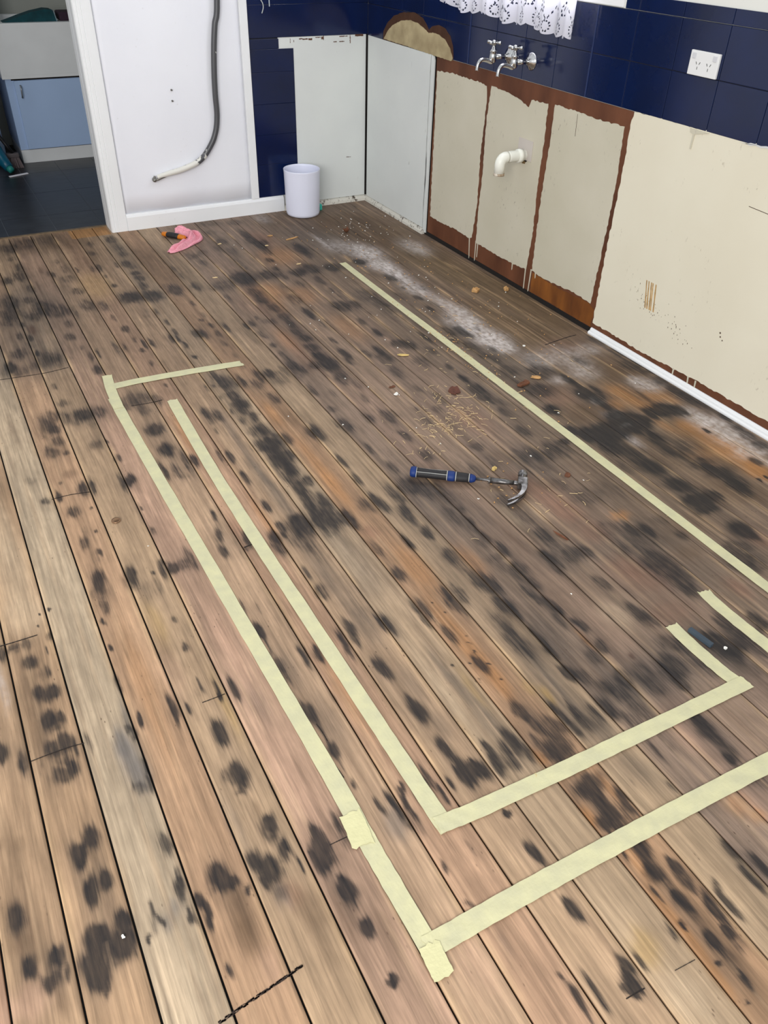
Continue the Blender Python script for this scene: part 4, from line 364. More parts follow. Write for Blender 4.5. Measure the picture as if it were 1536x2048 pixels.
# white board in the corner, its cracked edge strip
bm = BM(); prism(bm, [(-.012, .028)] + [(-.677+.0015*math.sin(j*1.7)-(.003 if j < 3 else 0), .03+j*.028) for j in range(30)] + [(-.681, .862), (-.012, .869)], 'x', -.008, 0)
obj('white_board', bm, grey_white, wall_r)
strip = [(-.718, .012), (-.716, .84), (-.708, .858), (-.687, .862)] + [(-.6855-.006*max(0, math.sin((j-14)*.33))*(1 if 14 < j < 24 else .15)-.00012*j, .84-j*.028) for j in range(30)] + [(-.69, .012)]
bm = BM(); prism(bm, strip, 'x', -.009, 0); obj('white_edge_strip', bm, grey_white, wall_r)
bm = BM(); box(bm, -.003, 0, -.728, -.001, 0.0, .868); obj('board_backing', bm, black_gap, wall_r)
# tile-pattern board
def tile_sheet(name, cells, axis, parent, th=.005):
    bm = BM()
    for (a0, a1, z0, z1) in cells:
        g = .0011
        if axis == 'x': box(bm, -th, 0, a0+g, a1-g, z0+g, z1-g, .0014)
        else: box(bm, a0+g, a1-g, -th, 0, z0+g, z1-g, .0014)
    return obj(name, bm, navy, parent)
ys_ = [0.0, -.17, -.3775, -.585, -.7925, -1.0, -1.2075, -1.415, -1.6225, -1.83, -2.0375, -2.245, -2.4525, -2.66, -2.8675, -3.075, -3.3, -3.5, -3.7]
cells = []
for a1, a0 in zip(ys_, ys_[1:]):
    for z0, z1 in ((.8635, 1.015), (1.015, 1.168)): cells.append((a0, a1, z0, z1))
    if a1 <= -1.96 or a0 < -1.97 and a1 > -1.96: cells.append((a0, min(a1, -1.966), 1.168, 1.213))
    if a0 >= -.81: cells += [(max(a0, -.79), a1, 1.168, 1.32), (max(a0, -.79), a1, 1.32, 1.472)] if max(a0, -.79) < a1 else []
tile_sheet('navy_tile_sheet', cells, 'x', wall_r)
bm = BM(); box(bm, -.0022, 0, -3.7, 0, .864, 1.168); obj('tile_sheet_backing', bm, mat('navy_groove', (5, 9, 28), .5), wall_r)
for yj, w in ((-1.0, .0035), (-1.83, .0035)):
    bm = BM(); box(bm, -.0072, -.001, yj-w, yj+w, .865, 1.166, .0012); obj('joint_strip', bm, mat('navy_joint_strip', (30, 44, 84), .25), wall_r)
bm = BM(); prism(bm, ragged(BULGE, .0015, .02, 5), 'x', -.0068, -.001); obj('torn_hardboard_patch', bm, mat('torn_hardboard', (76, 52, 40), .85, 0, .2, 20, .15), wall_r)
bm = BM(); prism(bm, ragged(PLASTER, .0015, .012, 6), 'x', -.0088, -.001); obj('plaster_patch', bm, plaster, wall_r)
bm = BM(); prism(bm, ragged([(-2.60, .8615), (-3.4, .872), (-3.4, .887), (-2.70, .871)], .003, .02, 8), 'x', -.0064, -.001); obj('torn_paper_edge', bm, mat('torn_paper', (206, 206, 206), .8), wall_r)
# marks on the cream paint
bm = BM()
for sx in (0, .012, .026, .034, .05):
    prism(bm, ragged([(-2.345-sx, .318), (-2.350-sx, .318), (-2.372-sx*.9, .215), (-2.366-sx*.9, .215)], .001, .02, int(sx*1000)), 'x', -.0050, -.0042)
obj('rust_coloured_glue_mark', bm, mat('glue_mark', (186, 150, 98), .7, 0, .4, 60), wall_r)
bm = BM(); rn = random.Random(4)
for i in range(60):
    t = rn.random(); y = -2.30-.30*t+rn.gauss(0, .02); z = .245-.065*t+rn.gauss(0, .02); r = rn.uniform(.0008, .0022)
    prism(bm, [(y+r*math.cos(a)*.7, z+r*1.6*math.sin(a)) for a in (0, 1.2, 2.3, 3.5, 4.9)], 'x', -.0049, -.0042)
for (y, z, r) in ((-2.735, .262, .004), (-2.74, .249, .0035), (-2.752, .24, .003)):
    prism(bm, [(y+r*math.cos(a), z+r*math.sin(a)) for a in (0, 1.2, 2.3, 3.5, 4.9)], 'x', -.0049, -.0042)
prism(bm, [(-2.70, .69), (-2.70, .688), (-3.0, .676), (-3.0, .678)], 'x', -.0049, -.0042)
prism(bm, [(-1.805, .80), (-1.803, .80), (-1.808, .72), (-1.810, .72)], 'x', -.0049, -.0042)
obj('scuff_marks', bm, mat('scuff', (92, 76, 64), .8), wall_r)
bm = BM()
prism(bm, [(-2.385, .862), (-2.388, .85), (-2.402, .846), (-2.402, .80), (-2.408, .80), (-2.410, .848), (-2.47, .862)], 'x', -.008, -.004); obj('peeled_paint_tag', bm, cream, wall_r)
# window in the sink wall
wf = mat('window_frame_paint', (232, 232, 232), .4)
bm = BM(); box(bm, -.006, .1, WY0, WY1, WZ0-.012, WZ0+.014, .003); box(bm, -.0056, .0995, WY0-.0015, WY0+.03, WZ0+.0138, WZ1-.0302); box(bm, -.0056, .0995, WY1-.03, WY1-.0004, WZ0+.0138, WZ1-.0302); box(bm, -.006, .1, WY0, WY1, WZ1-.03, WZ1); box(bm, .03, .06, -1.42, -1.38, WZ0, WZ1)
win = struct(obj('window_1', bm, wf))
gm = bpy.data.materials.new('clear_glass'); gm.use_nodes = True; nt = gm.node_tree; nt.nodes.remove(nt.nodes['Principled BSDF'])
tr = nt.nodes.new('ShaderNodeBsdfTransparent'); gl = nt.nodes.new('ShaderNodeBsdfGlossy'); gl.inputs['Roughness'].default_value = .02
mxs = nt.nodes.new('ShaderNodeMixShader'); mxs.inputs[0].default_value = .06
nt.links.new(tr.outputs[0], mxs.inputs[1]); nt.links.new(gl.outputs[0], mxs.inputs[2]); nt.links.new(mxs.outputs[0], nt.nodes['Material Output'].inputs[0])
bm = BM(); box(bm, .042, .046, WY0+.03, -1.42, WZ0+.014, WZ1-.03); box(bm, .042, .046, -1.38, WY1-.03, WZ0+.014, WZ1-.03); obj('window_pane', bm, gm, win)
# base trims
bm = BM(); prism(bm, [(0, 0), (-.021, 0), (-.0225, .004), (-.022, .009), (-.018, .0135), (-.0135, .0150), (-.0135, .0130), (-.0115, .0130), (-.0115, .0165), (-.010, .022), (-.006, .0255), (0, .026)], 'y', -6, -2.105); b0 = struct(obj('trim_1', bm, trim_paint))
bm = BM(); prism(bm, [(0, 0), (-.022, 0), (-.020, .012), (-.011, .024), (0, .029)], 'y', -.70, -.001); struct(obj('trim_2', bm, dirty))

# ------------------------------------------------------------------ back wall and doorway
DX = -1.512
bm = BM(); box(bm, DX, 0, .012, .122, 0, 2.45); box(bm, -2.5, DX, .012, .122, 2.06, 2.45); box(bm, -3.6, -2.5, .012, .122, 0, 2.45)
wall_b = struct(obj('wall_back', bm, wall_white))
bm = BM(); n = 24
V = [[bm.verts.new((-1.45+(i/n)*.72, .006+.004*math.sin(i*.55+j*.1)*math.cos(j*.23), .08+j*.1)) for i in range(n+1)] for j in range(24)]
for j in range(23):
    for i in range(n): bm.faces.new((V[j][i], V[j][i+1], V[j+1][i+1], V[j+1][i]))
pnl = obj('white_panel', bm, white_paint, wall_b, True); sd = pnl.modifiers.new('s', 'SOLIDIFY'); sd.thickness = .004; sd.offset = 0
bm = BM(); box(bm, -.735, -.6925, -.010, .012, .084, 2.45, .0025); struct(obj('trim_3', bm, trim_paint))
# architrave with its stepped moulding
prof = [(-1.449, .012), (-1.449, -.008), (-1.453, -.011), (-1.494, -.0125), (-1.4965, -.0105), (-1.499, -.0125), (-1.513, -.0125), (-1.516, -.009), (-1.519, -.0115), (-1.530, -.0110), (-1.534, -.006), (-1.536, .0), (-1.536, .060), (-1.532, .062), (-1.536, .064), (-1.536, .126), (-1.512, .126), (-1.512, .012)]
bm = BM(); prism(bm, prof, 'z', 0, 2.06); struct(obj('trim_4', bm, trim_paint))
bm = BM(); prism(bm, [(.012, 0), (-.0145, 0), (-.0145, .068), (-.010, .078), (-.004, .084), (.012, .084)], 'x', -1.449, -.545); struct(obj('baseboard_back', bm, trim_paint))
bm = BM(); prism(bm, [(.012, 0), (-.016, 0), (-.012, .014), (-.004, .024), (.012, .030)], 'x', -.545, -.001); struct(obj('trim_5', bm, dirty))
zr = [.084, .2395, .3915, .5435, .6955, .8475, 1.0, 1.02]
cells = [(-.691, -.4445, .084, .259), (-.691, -.4445, .259, .411), (-.691, -.4445, .411, .563), (-.691, -.4445, .563, .715), (-.691, -.4445, .715, .822), (-.691, -.5265, .822, .868), (-.691, -.004, .873, 1.019), (-.691, -.004, 1.019, 1.172), (-.691, -.004, 1.172, 1.324), (-.691, -.004, 1.324, 1.476)]
bm = BM()
for a0, a1, z0, z1 in cells: box(bm, a0+.0004, a1-.0004, .001, .012, z0+.0004, z1-.0004, .0011)
obj('navy_tile_sheet', bm, navy, wall_b)
bm = BM(); box(bm, -.691, -.002, .006, .0118, .084, 1.5); obj('tile_sheet_backing', bm, bpy.data.materials['navy_groove'], wall_b)
bm = BM(); box(bm, -.53, -.004, .004, .0125, .8205, .872); box(bm, -.4435, -.004, .004, .0125, .03, .8205)
obj('white_board', bm, grey_white, wall_b)
bm = BM(); box(bm, -.0135, -.0005, .002, .0125, .03, .8725); obj('corner_gap_strip', bm, black_gap, wall_b)
bm = BM(); rn = random.Random(9)
for (x, z, w, h) in ((-.40, .862, .02, .004), (-.375, .860, .03, .006), (-.345, .859, .022, .009), (-.30, .866, .03, .004), (-.275, .862, .012, .012), (-.268, .867, .003, .03), (-.11, .857, .004, .05), (-.20, .842, .02, .004), (-.16, .842, .03, .004), (-.46, .855, .003, .02), (-.44, .853, .003, .01), (-.055, .869, .05, .012), (-.15, .866, .05, .003), (-.12, .253, .03, .003)):
    prism(bm, ragged([(x-w/2, z-h/2), (x+w/2, z-h/2), (x+w/2, z+h/2), (x-w/2, z+h/2)], .0012, .006, int(x*999)), 'y', .0034, .006)
obj('torn_paint_marks', bm, mat('torn_paint_brown', (96, 66, 50), .8, 0, .3, 80), wall_b)
bm = BM()
for x, z in ((-1.12, .661), (-1.122, .611)): lathe(bm, [(.0001, -.0042), (.004, -.0042), (.005, .006)], 12, 'y', (x, 0, z))
obj('screw_head', bm, mat('screw_steel', (110, 108, 104), .4, .6), wall_b)
bm = BM(); tube(bm, smooth_path([(-.622, -.004, 1.10), (-.618, -.003, 1.05), (-.605, -.003, 1.025), (-.603, -.003, 1.005), (-.612, -.004, .982)], 5), .0022, 6); obj('paint_peel', bm, mat('pale_peel', (190, 196, 196), .6), wall_b)
bm = BM(); box(bm, -.57, -.566, -.001, .002, 1.01, 1.10); obj('paint_peel', bm, mat('pale_peel_b', (190, 200, 206), .6), wall_b)
# pipe hanging down the white panel
pm = bpy.data.materials.new('paint_flecked_black_pipe'); pm.use_nodes = True; nt = pm.node_tree; b = nt.nodes['Principled BSDF']
tc = nt.nodes.new('ShaderNodeTexCoord'); n = nt.nodes.new('ShaderNodeTexNoise'); n.inputs['Scale'].default_value = 30; n.inputs['Detail'].default_value = 5; nt.links.new(tc.outputs['Object'], n.inputs[0])
sp = nt.nodes.new('ShaderNodeSeparateXYZ'); nt.links.new(tc.outputs['Object'], sp.inputs[0])
mr = nt.nodes.new('ShaderNodeMapRange'); mr.inputs[1].default_value = -.95; mr.inputs[2].default_value = -1.07; mr.inputs[3].default_value = 0; mr.inputs[4].default_value = .42; nt.links.new(sp.outputs[0], mr.inputs[0])
ad = nt.nodes.new('ShaderNodeMath'); ad.operation = 'ADD'; nt.links.new(n.outputs[0], ad.inputs[0]); nt.links.new(mr.outputs[0], ad.inputs[1])
rp = nt.nodes.new('ShaderNodeMapRange'); rp.inputs[1].default_value = .70; rp.inputs[2].default_value = .76; nt.links.new(ad.outputs[0], rp.inputs[0])
mx = nt.nodes.new('ShaderNodeMix'); mx.data_type = 'RGBA'; mx.inputs[6].default_value = (*lin((72, 72, 75)), 1); mx.inputs[7].default_value = (*lin((222, 220, 212)), 1); nt.links.new(rp.outputs[0], mx.inputs[0]); nt.links.new(mx.outputs[2], b.inputs['Base Color']); b.inputs['Roughness'].default_value = .35
hp = thing('drain_pipe', 'dark grey flexible pipe with flaked white paint hanging down the white wall panel', 'pipe')
path = smooth_path([(-.80, -.017, 2.2), (-.82, -.017, 1.5), (-.847, -.017, 1.043), (-.869, -.017, .939), (-.885, -.017, .831), (-.895, -.017, .719), (-.899, -.017, .628), (-.900, -.017, .533), (-.915, -.017, .456), (-.949, -.017, .390), (-1.015, -.017, .321), (-1.116, -.017, .285), (-1.199, -.017, .270), (-1.257, -.017, .258)], 8)
bm = BM(); tube(bm, path, [.0145]*(len(path)-14)+[.0145-.0003*i for i in range(14)], 16); obj('pipe', bm, pm, hp, True)
bm = BM(); tube(bm, smooth_path([(-1.205, -.018, .262), (-1.235, -.022, .254), (-1.262, -.020, .246), (-1.272, -.014, .252), (-1.268, -.010, .262)], 5), .006, 8); lathe(bm, [(.0001, -.028), (.008, -.027), (.011, -.018), (.011, -.004), (.0001, -.003)], 16, 'y', (-1.273, 0, .245)); obj('end_fitting', bm, mat('dull_steel', (130, 128, 122), .35, .8), hp, True)
# ------------------------------------------------------------------ laundry beyond the doorway
slate = mat('slate_vinyl_tile', (46, 47, 50), .35, 0, .35, 9, .35, stretch=(1, 3, 1), rgb2=(27, 28, 30))
bm = BM(); box(bm, -3.6, .0, .128, 2.6, -.02, -.001); lf = struct(obj('floor_laundry', bm, mat('grout', (112, 118, 124), .7)))
bm = BM()
for i in range(13):
    for j in range(6):
        x0 = -3.254+i*.2435; y0 = .128+j*.46-.16
        box(bm, x0+.0015, min(x0+.242, 0), max(y0+.0015, .13), max(y0+.4585, .14), -.0015, .001)
obj('vinyl_tiles', bm, slate, lf)
bm = BM(); box(bm, -2.45, DX, .112, .134, -.003, .0035, .001); obj('threshold_strip', bm, mat('threshold', (120, 100, 76), .6, 0, .3, 40), floor)
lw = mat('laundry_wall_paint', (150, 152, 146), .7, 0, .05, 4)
bm = BM(); box(bm, -3.6, .0, 2.16, 2.26, 0, 2.45); struct(obj('wall_laundry_back', bm, lw))
bm = BM(); box(bm, -.95, -.9, .122, 2.16, 0, 2.45); struct(obj('wall_laundry_right', bm, lw))
bm = BM(); box(bm, -3.6, -2.75, .122, 2.16, 0, 2.45); struct(obj('wall_laundry_left', bm, lw))
bm = BM(); box(bm, -3.6, 0, .122, 2.26, 2.45, 2.55); struct(obj('ceiling_laundry', bm, lw))
blue = mat('pale_blue_melamine', (166, 190, 226), .4, 0, .03, 4); tubw = mat('aged_white_tub', (222, 224, 226), .45, 0, .06, 5)
cb = thing('laundry_cabinet', 'pale blue laundry tub cabinet with white tub front beyond the doorway', 'cabinet', (-1.34, 1.622, 0))
bm = BM(); box(bm, -.395, .30, .0, .5, .082, .50); obj('carcass', bm, blue, cb)
bm = BM(); box(bm, -.395, .30, -.004, .45, 0, .080); obj('kickboard', bm, tubw, cb)
bm = BM(); box(bm, -.346, .30, -.018, -.001, .086, .488, .002); dr = obj('door', bm, blue, cb)
bm = BM(); tube(bm, smooth_path([(-.315, -.02, .462), (-.315, -.045, .458), (-.318, -.045, .40), (-.318, -.02, .396)], 4), .004, 8); obj('door_handle', bm, mat('handle_steel', (150, 152, 154), .3, .9), dr, True)
bm = BM(); box(bm, -.41, .30, -.02, -.006, .515, .80, .004); box(bm, -.41, .30, -.006, .10, .515, .80); box(bm, -.41, -.36, .1, .5, .515, .80); box(bm, -.41, .30, .46, .5, .515, .80); box(bm, -.41, .30, -.02, .5, .500, .517)
obj('tub', bm, tubw, cb)
bm = BM(); box(bm, -.36, .30, -.0005, .0, .4885, .502); obj('shadow_gap', bm, black_gap, cb)
o = thing('teal_cloth', 'dark teal cloth draped over the back of the laundry tub', 'cloth', (-1.47, 1.66, .80))
bm = BM(); prof = [(-.20, .0), (-.16, .012), (-.10, .03), (-.02, .052), (.06, .066), (.10, .062), (.115, .03), (.125, .0)]
prism(bm, prof + [(.0, -.0005)], 'y', -.015, .09); obj('fold', bm, mat('teal_fabric', (12, 62, 70), .9, 0, .3, 30), o)
bm = BM(); prism(bm, [(.118, .0), (.108, .058), (.112, .058), (.124, .0)], 'y', -.02, .085); obj('hem', bm, mat('hem_grey', (120, 140, 150), .8), o)
bm = BM(); box(bm, -1.33, -1.06, 1.65, 1.80, .80, .848, .01); tag(obj('folded_towel', bm, mat('plum_fabric', (52, 34, 50), .95, 0, .3, 40)), 'dark plum folded towel on the laundry tub beside the teal cloth', 'towel')
wm = thing('washing_machine', 'blue-shaded white appliance at the left edge beside the laundry cabinet', 'appliance', (-2.13, 1.62, 0))
bm = BM(); box(bm, -.30, .30, 0, .52, .04, .86, .012); obj('body', bm, mat('appliance_shaded_white', (150, 172, 204), .4), wm)  # white casing with its bluish shade put into the base colour
bm = BM(); box(bm, -.29, .29, .01, .50, 0, .041); obj('plinth', bm, black_gap, wm)
br = thing('dust_brush', 'long red and black handled brush with grey bristles leaning beside the cabinet', 'brush', (0, 0, 0))
bm = BM(); box(bm, -1.845, -1.765, 1.50, 1.54, .065, .092, .006); obj('head', bm, mat('brush_head_grey', (84, 76, 78), .6), br)
bm = BM(); rn = random.Random(2)
for i in range(90):
    x = rn.uniform(-1.84, -1.77); y = rn.uniform(1.505, 1.535); tube(bm, [(x, y, .066), (x+(x+1.805)*.5, y+rn.uniform(-.012, .005), .001)], .0022, 4)
h = obj('bristles', bm, mat('bristle_grey', (120, 108, 110), .9), br)
bm = BM(); tube(bm, [(-1.80, 1.52, .09), (-1.86, 1.56, .20)], .012, 10); obj('handle_grip', bm, mat('black_plastic', (18, 16, 18), .5), br, True)
bm = BM(); tube(bm, [(-1.855, 1.557, .19), (-1.91, 1.59, .30)], .015, 10); obj('handle', bm, mat('red_plastic', (150, 18, 28), .4), br, True)
bt = thing('spray_bottle', 'teal plastic bottle lying against the brush at the left edge', 'bottle', (0, 0, 0))
bm = BM(); tube(bm, [(-1.905, 1.50, .16), (-1.87, 1.42, .06), (-1.853, 1.385, .035)], [.035, .034, .028], 14); obj('body', bm, mat('teal_plastic', (8, 86, 112), .35), bt, True)
bm = BM(); tube(bm, [(-1.853, 1.385, .035), (-1.842, 1.365, .022)], [.024, .019], 12); obj('cap', bm, mat('teal_cap', (40, 130, 124), .4), bt, True)
bm = BM(); box(bm, -.062, .062, -.009, .009, 0, .006, .0015)
o = tag(obj('plastic_strip', bm, mat('strip_white', (232, 230, 238), .5), loc=(-1.812, 1.325, .0012)), 'small white strip lying on the dark laundry floor', 'strip'); o.rotation_euler.z = .35
bm = BM(); lathe(bm, [(.0001, 0), (.045, .0), (.042, .20), (.022, .23), (.0001, .235)], 20); tag(obj('jug', bm, mat('khaki_plastic', (112, 106, 84), .6), loc=(-1.722, 1.82, .80), smooth=True), 'khaki container standing on the left end of the laundry tub', 'container')

# ------------------------------------------------------------------ taps over the sink place
chrome = mat('worn_chrome', (205, 205, 205), .14, 1, .12, 40)
def make_tap(name, label, y):
    z = .938; t = thing(name, label, 'tap', (0, y, z), group=None)
    bm = BM(); lathe(bm, [(.0001, -.026), (.012, -.026), (.018, -.018), (.030, -.011), (.034, -.0062), (.034, -.0052), (.0001, -.0052)], 28, 'x'); obj('wall_flange', bm, chrome, t, True)
    bm = BM(); tube(bm, [(-.012, 0, 0), (-.085, 0, 0)], .0095, 14); obj('inlet_pipe', bm, chrome, t, True)
    bm = BM(); lathe(bm, [(.0001, -.022), (.011, -.02), (.0155, -.008), (.016, .008), (.012, .016), (.015, .018), (.015, .026), (.010, .03), (.0075, .044), (.0001, .044)], 18, 'z', (-.092, 0, 0)); obj('body', bm, chrome, t, True)
    bm = BM(); tube(bm, smooth_path([(-.092, 0, -.012), (-.100, 0, -.018), (-.118, 0, -.012), (-.140, 0, -.008), (-.156, 0, -.012), (-.165, 0, -.026), (-.168, 0, -.048)], 6), [.0095-.00006*i for i in range(37)], 14); obj('spout', bm, chrome, t, True)
    bm = BM(); cz = .052
    lathe(bm, [(.0001, .042), (.010, .043), (.010, .058), (.0065, .062), (.0001, .063)], 16, 'z', (-.092, 0, 0))
    for k in range(4):
        a = math.pi/4+k*math.pi/2-.35; c, s = math.cos(a), math.sin(a)
        tube(bm, [(-.092+c*.006, s*.006, cz), (-.092+c*.022, s*.022, cz+.001), (-.092+c*.030, s*.030, cz+.001), (-.092+c*.033, s*.033, cz+.001)], [.0045, .0055, .0072, .004], 10)
    obj('cross_handle', bm, chrome, t, True)
    return t
make_tap('wall_tap', 'chrome cross-handle wall tap, the one further into the corner', -1.318)
make_tap('wall_tap', 'chrome cross-handle wall tap, the one nearer the power outlet', -1.470)

# ------------------------------------------------------------------ waste pipe
pvc = mat('white_pvc', (236, 236, 226), .3, 0, .04, 20)
pp = thing('waste_pipe', 'white plastic elbow waste pipe sticking out of the cream wall', 'pipe', (0, -1.5, .582))
bm = BM(); box(bm, -.0066, -.0044, -.052, .050, -.018, .064, .0008); obj('cover_plate', bm, mat('cover_plate_paint', (196, 188, 180), .5), pp)
bm = BM(); lathe(bm, [(.030, -.0068), (.030, -.0050), (.0001, -.0048)], 24, 'x'); obj('wall_hole', bm, black_gap, pp)
bm = BM(); ring = [(.022, .004)]
for i in range(9): ring += [(.0235, -.034-i*.0065), (.0215, -.0372-i*.0065)]
lathe(bm, [(.0205, -.004)] + [(.022, -.006), (.022, -.034)] + ring[1:] + [(.0215, -.098)], 28, 'x'); obj('pipe', bm, pvc, pp, True)
bm = BM(); lathe(bm, [(.0215, -.022), (.0275, -.022), (.0275, -.043), (.0215, -.043)], 28, 'x'); obj('collar', bm, pvc, pp, True)
bm = BM(); path = [(-.095, 0, 0)] + [(-.105-.026*math.sin(a), 0, -.026+.026*math.cos(a)) for a in [math.pi/2*i/8 for i in range(9)]] + [(-.131, 0, -.062)]
P_ = [Vector(q) for q in path]; tube(bm, P_, .0225, 24); obj('elbow', bm, pvc, pp, True)
bm = BM(); lathe(bm, [(.0225, -.062), (.0248, -.062), (.0248, -.072), (.0175, -.072), (.0175, -.063)], 24, 'z', (-.131, 0, 0)); obj('seal_ring', bm, mat('stained_seal', (150, 126, 98), .6, 0, .5, 60, rgb2=(222, 214, 200)), pp, True)
bm = BM(); prism(bm, [(.018, -.022), (-.014, -.024), (-.010, -.034), (.008, -.036)], 'x', -.0055, -.0044); obj('stain', bm, mat('brown_putty', (120, 98, 62), .8), pp)

# ------------------------------------------------------------------ power outlet
gw = mat('outlet_white', (226, 226, 226), .35); slot = mat('slot_dark', (50, 46, 44), .6)
gp = thing('power_outlet', 'white double power outlet on the navy tiles at right', 'power outlet', (0, -2.382, 1.052))
bm = BM(); box(bm, -.014, -.0052, -.0615, .0615, -.0355, .0355, .0025); obj('plate', bm, gw, gp)
for sy in (-1, 1):
    bm = BM(); box(bm, -.017, -.0138, sy*.044-.0075, sy*.044+.0075, .012, .028, .0012); obj('rocker_switch', bm, mat('rocker', (204, 204, 208), .3), gp)
    bm = BM(); c = sy*.023
    for a, dy, dz in ((.5, -.007, .004), (-.5, .007, .004), (0, 0, -.010)):
        ca, sa = math.cos(a), math.sin(a); w, h = .0011, .0042
        prism(bm, [(c+dy+px*ca-pz*sa, -.004+dz+px*sa+pz*ca) for px, pz in ((-w, -h), (w, -h), (w, h), (-w, h))], 'x', -.0143, -.0135)
    obj('socket_slots', bm, slot, gp)

# ------------------------------------------------------------------ lace curtain
lm = bpy.data.materials.new('white_lace'); lm.use_nodes = True; nt = lm.node_tree; b = nt.nodes['Principled BSDF']
b.inputs['Base Color'].default_value = (.80, .79, .86, 1); b.inputs['Roughness'].default_value = .9
tl = nt.nodes.new('ShaderNodeBsdfTranslucent'); tl.inputs[0].default_value = (.82, .80, .90, 1); ms = nt.nodes.new('ShaderNodeMixShader'); ms.inputs[0].default_value = .45
nt.links.new(b.outputs[0], ms.inputs[1]); nt.links.new(tl.outputs[0], ms.inputs[2]); nt.links.new(ms.outputs[0], nt.nodes['Material Output'].inputs[0])
def lace():
    bm = BM(); L = 1.16; du = .0026; nu = int(L/du); rows = [i*.0026 for i in range(62)] + [.161+.03*i for i in range(1, 26)]
    grid = []
    for i in range(nu+1):
        u = i*du; y = -.80 - u*(.975/L)
        x = -.058 + .016*math.sin(u*38+1.2*math.sin(u*9)) + .008*math.sin(u*83+1)
        zb = 1.088 - .030*(u/L)**1.6 - .010*abs(math.sin(u*math.pi/.062))**.7 + .012*math.sin(u*17)*.5
        if u < .12: zb += .006
        grid.append([(x*(1-.3*min(r/.9, 1)), y, zb+r) for r in rows])
    V = {}
    def hole(u, r):
        if r > .150: return False
        # rings of eyelets along the hem and a zigzag above
        for (cu, cr, R, k) in ((.062, .028, .0175, 10), (.124, .085, .020, 8)):
            c = (u/cu-.5); c0 = round(c); dx = (c-c0)*cu; dy = r-cr; d = math.hypot(dx*1.25, dy)
            if abs(d-R) < .0033 and math.cos(k*math.atan2(dy, dx*1.25)) > -.1: return True
        zz = abs(((u/.062) % 1)-.5)*2*.042+.050
        if abs(r-zz) < .0036 and math.cos(u*2*math.pi/.0105) > 0: return True
        return False
    def vert(i, j):
        if (i, j) not in V: V[(i, j)] = bm.verts.new(grid[i][j])
        return V[(i, j)]
    for i in range(nu):
        for j in range(len(rows)-1):
            if hole((i+.5)*du, rows[j]+.0013): continue
            bm.faces.new((vert(i, j), vert(i+1, j), vert(i+1, j+1), vert(i, j+1)))
    return bm
cu = thing('lace_curtain', 'white lace curtain with eyelet hem hanging at the window above the taps', 'curtain', (0, -1.35, 1.075)); cu_off = Vector((0, 1.35, -1.075))
o = obj('lace_panel', lace(), lm, cu, True); o.location = cu_off
bm = BM(); tube(bm, [(-.004, -.755, 1.995), (-.05, -.755, 1.995), (-.055, -.78, 1.995), (-.055, -1.99, 1.995), (-.05, -2.01, 1.995), (-.004, -2.01, 1.995)], .006, 8); o = obj('curtain_wire', bm, mat('rod_white', (220, 220, 220), .4), cu, True); o.location = cu_off

# ------------------------------------------------------------------ bin in the corner
bn = thing('waste_bin', 'plain white plastic bin standing on the boards in the corner', 'bin', (-.470, -.112, .0005))
bm = BM(); lathe(bm, [(.0001, .0), (.082, .0), (.0915, .004), (.0945, .013), (.0955, .02), (.1005, .225), (.1015, .240), (.1025, .247), (.1015, .249), (.0995, .247), (.0985, .235), (.0935, .02), (.0001, .012)], 56)
obj('bucket', bm, mat('bin_white_plastic', (226, 228, 244), .35, 0, .015, 3), bn, True)
bm = BM(); box(bm, -.016, .016, -.02, .02, 0, .034, .008); o = tag(obj('sponge', bm, mat('teal_sponge', (70, 190, 172), .9, 0, .2, 120), loc=(-.356, -.078, .0005)), 'small turquoise sponge on the floor behind the white bin', 'sponge')

# ------------------------------------------------------------------ claw hammer
blk = mat('black_rubber_grip', (36, 34, 36), .6, 0, .2, 60, bump=.3); blu = mat('blue_rubber_grip', (16, 46, 108), .55); steel = mat('worn_steel', (150, 148, 148), .32, .9, .35, 50, rgb2=(70, 66, 64)); silver = mat('grip_outline', (186, 186, 182), .5)
ha = thing('claw_hammer', 'claw hammer with blue and black grip lying on the floorboards', 'hammer', (-1.236, -2.700, .0008), (0, 0, math.atan2(-.225, .300)))
def sect(bm, S_):
    rings = []
    for u, rv, rz, zc in S_: rings.append([(u, rv*math.cos(a), zc+rz*math.sin(a)) for a in [2*math.pi*i/20 for i in range(20)]])
    return loft(bm, rings)
bm = sect(BM(), [(0, .010, .008, .0185), (.002, .0175, .0145, .0185), (.008, .0195, .0165, .0185), (.016, .0195, .0165, .0185), (.020, .0185, .0155, .018)]); obj('grip_cap', bm, blu, ha, True)
bm = sect(BM(), [(.018, .0175, .015, .018), (.03, .0165, .0145, .0175), (.06, .0155, .014, .0168), (.09, .0160, .014, .0168), (.115, .0172, .0145, .017), (.122, .0165, .014, .017)]); obj('grip', bm, blk, ha, True)
bm = sect(BM(), [(.119, .0172, .0145, .017), (.122, .0188, .0155, .017), (.136, .0188, .0155, .017), (.142, .017, .014, .017)]); obj('grip_band', bm, blu, ha, True)
bm = sect(BM(), [(.138, .0165, .014, .017), (.15, .0175, .0145, .017), (.175, .0165, .014, .0168), (.192, .014, .0125, .0165)]); obj('grip', bm, blk, ha, True)
bm = sect(BM(), [(.188, .0145, .013, .0165), (.194, .0155, .0135, .0165), (.203, .0115, .0105, .0165), (.207, .007, .007, .0165)]); obj('grip_collar', bm, blu, ha, True)
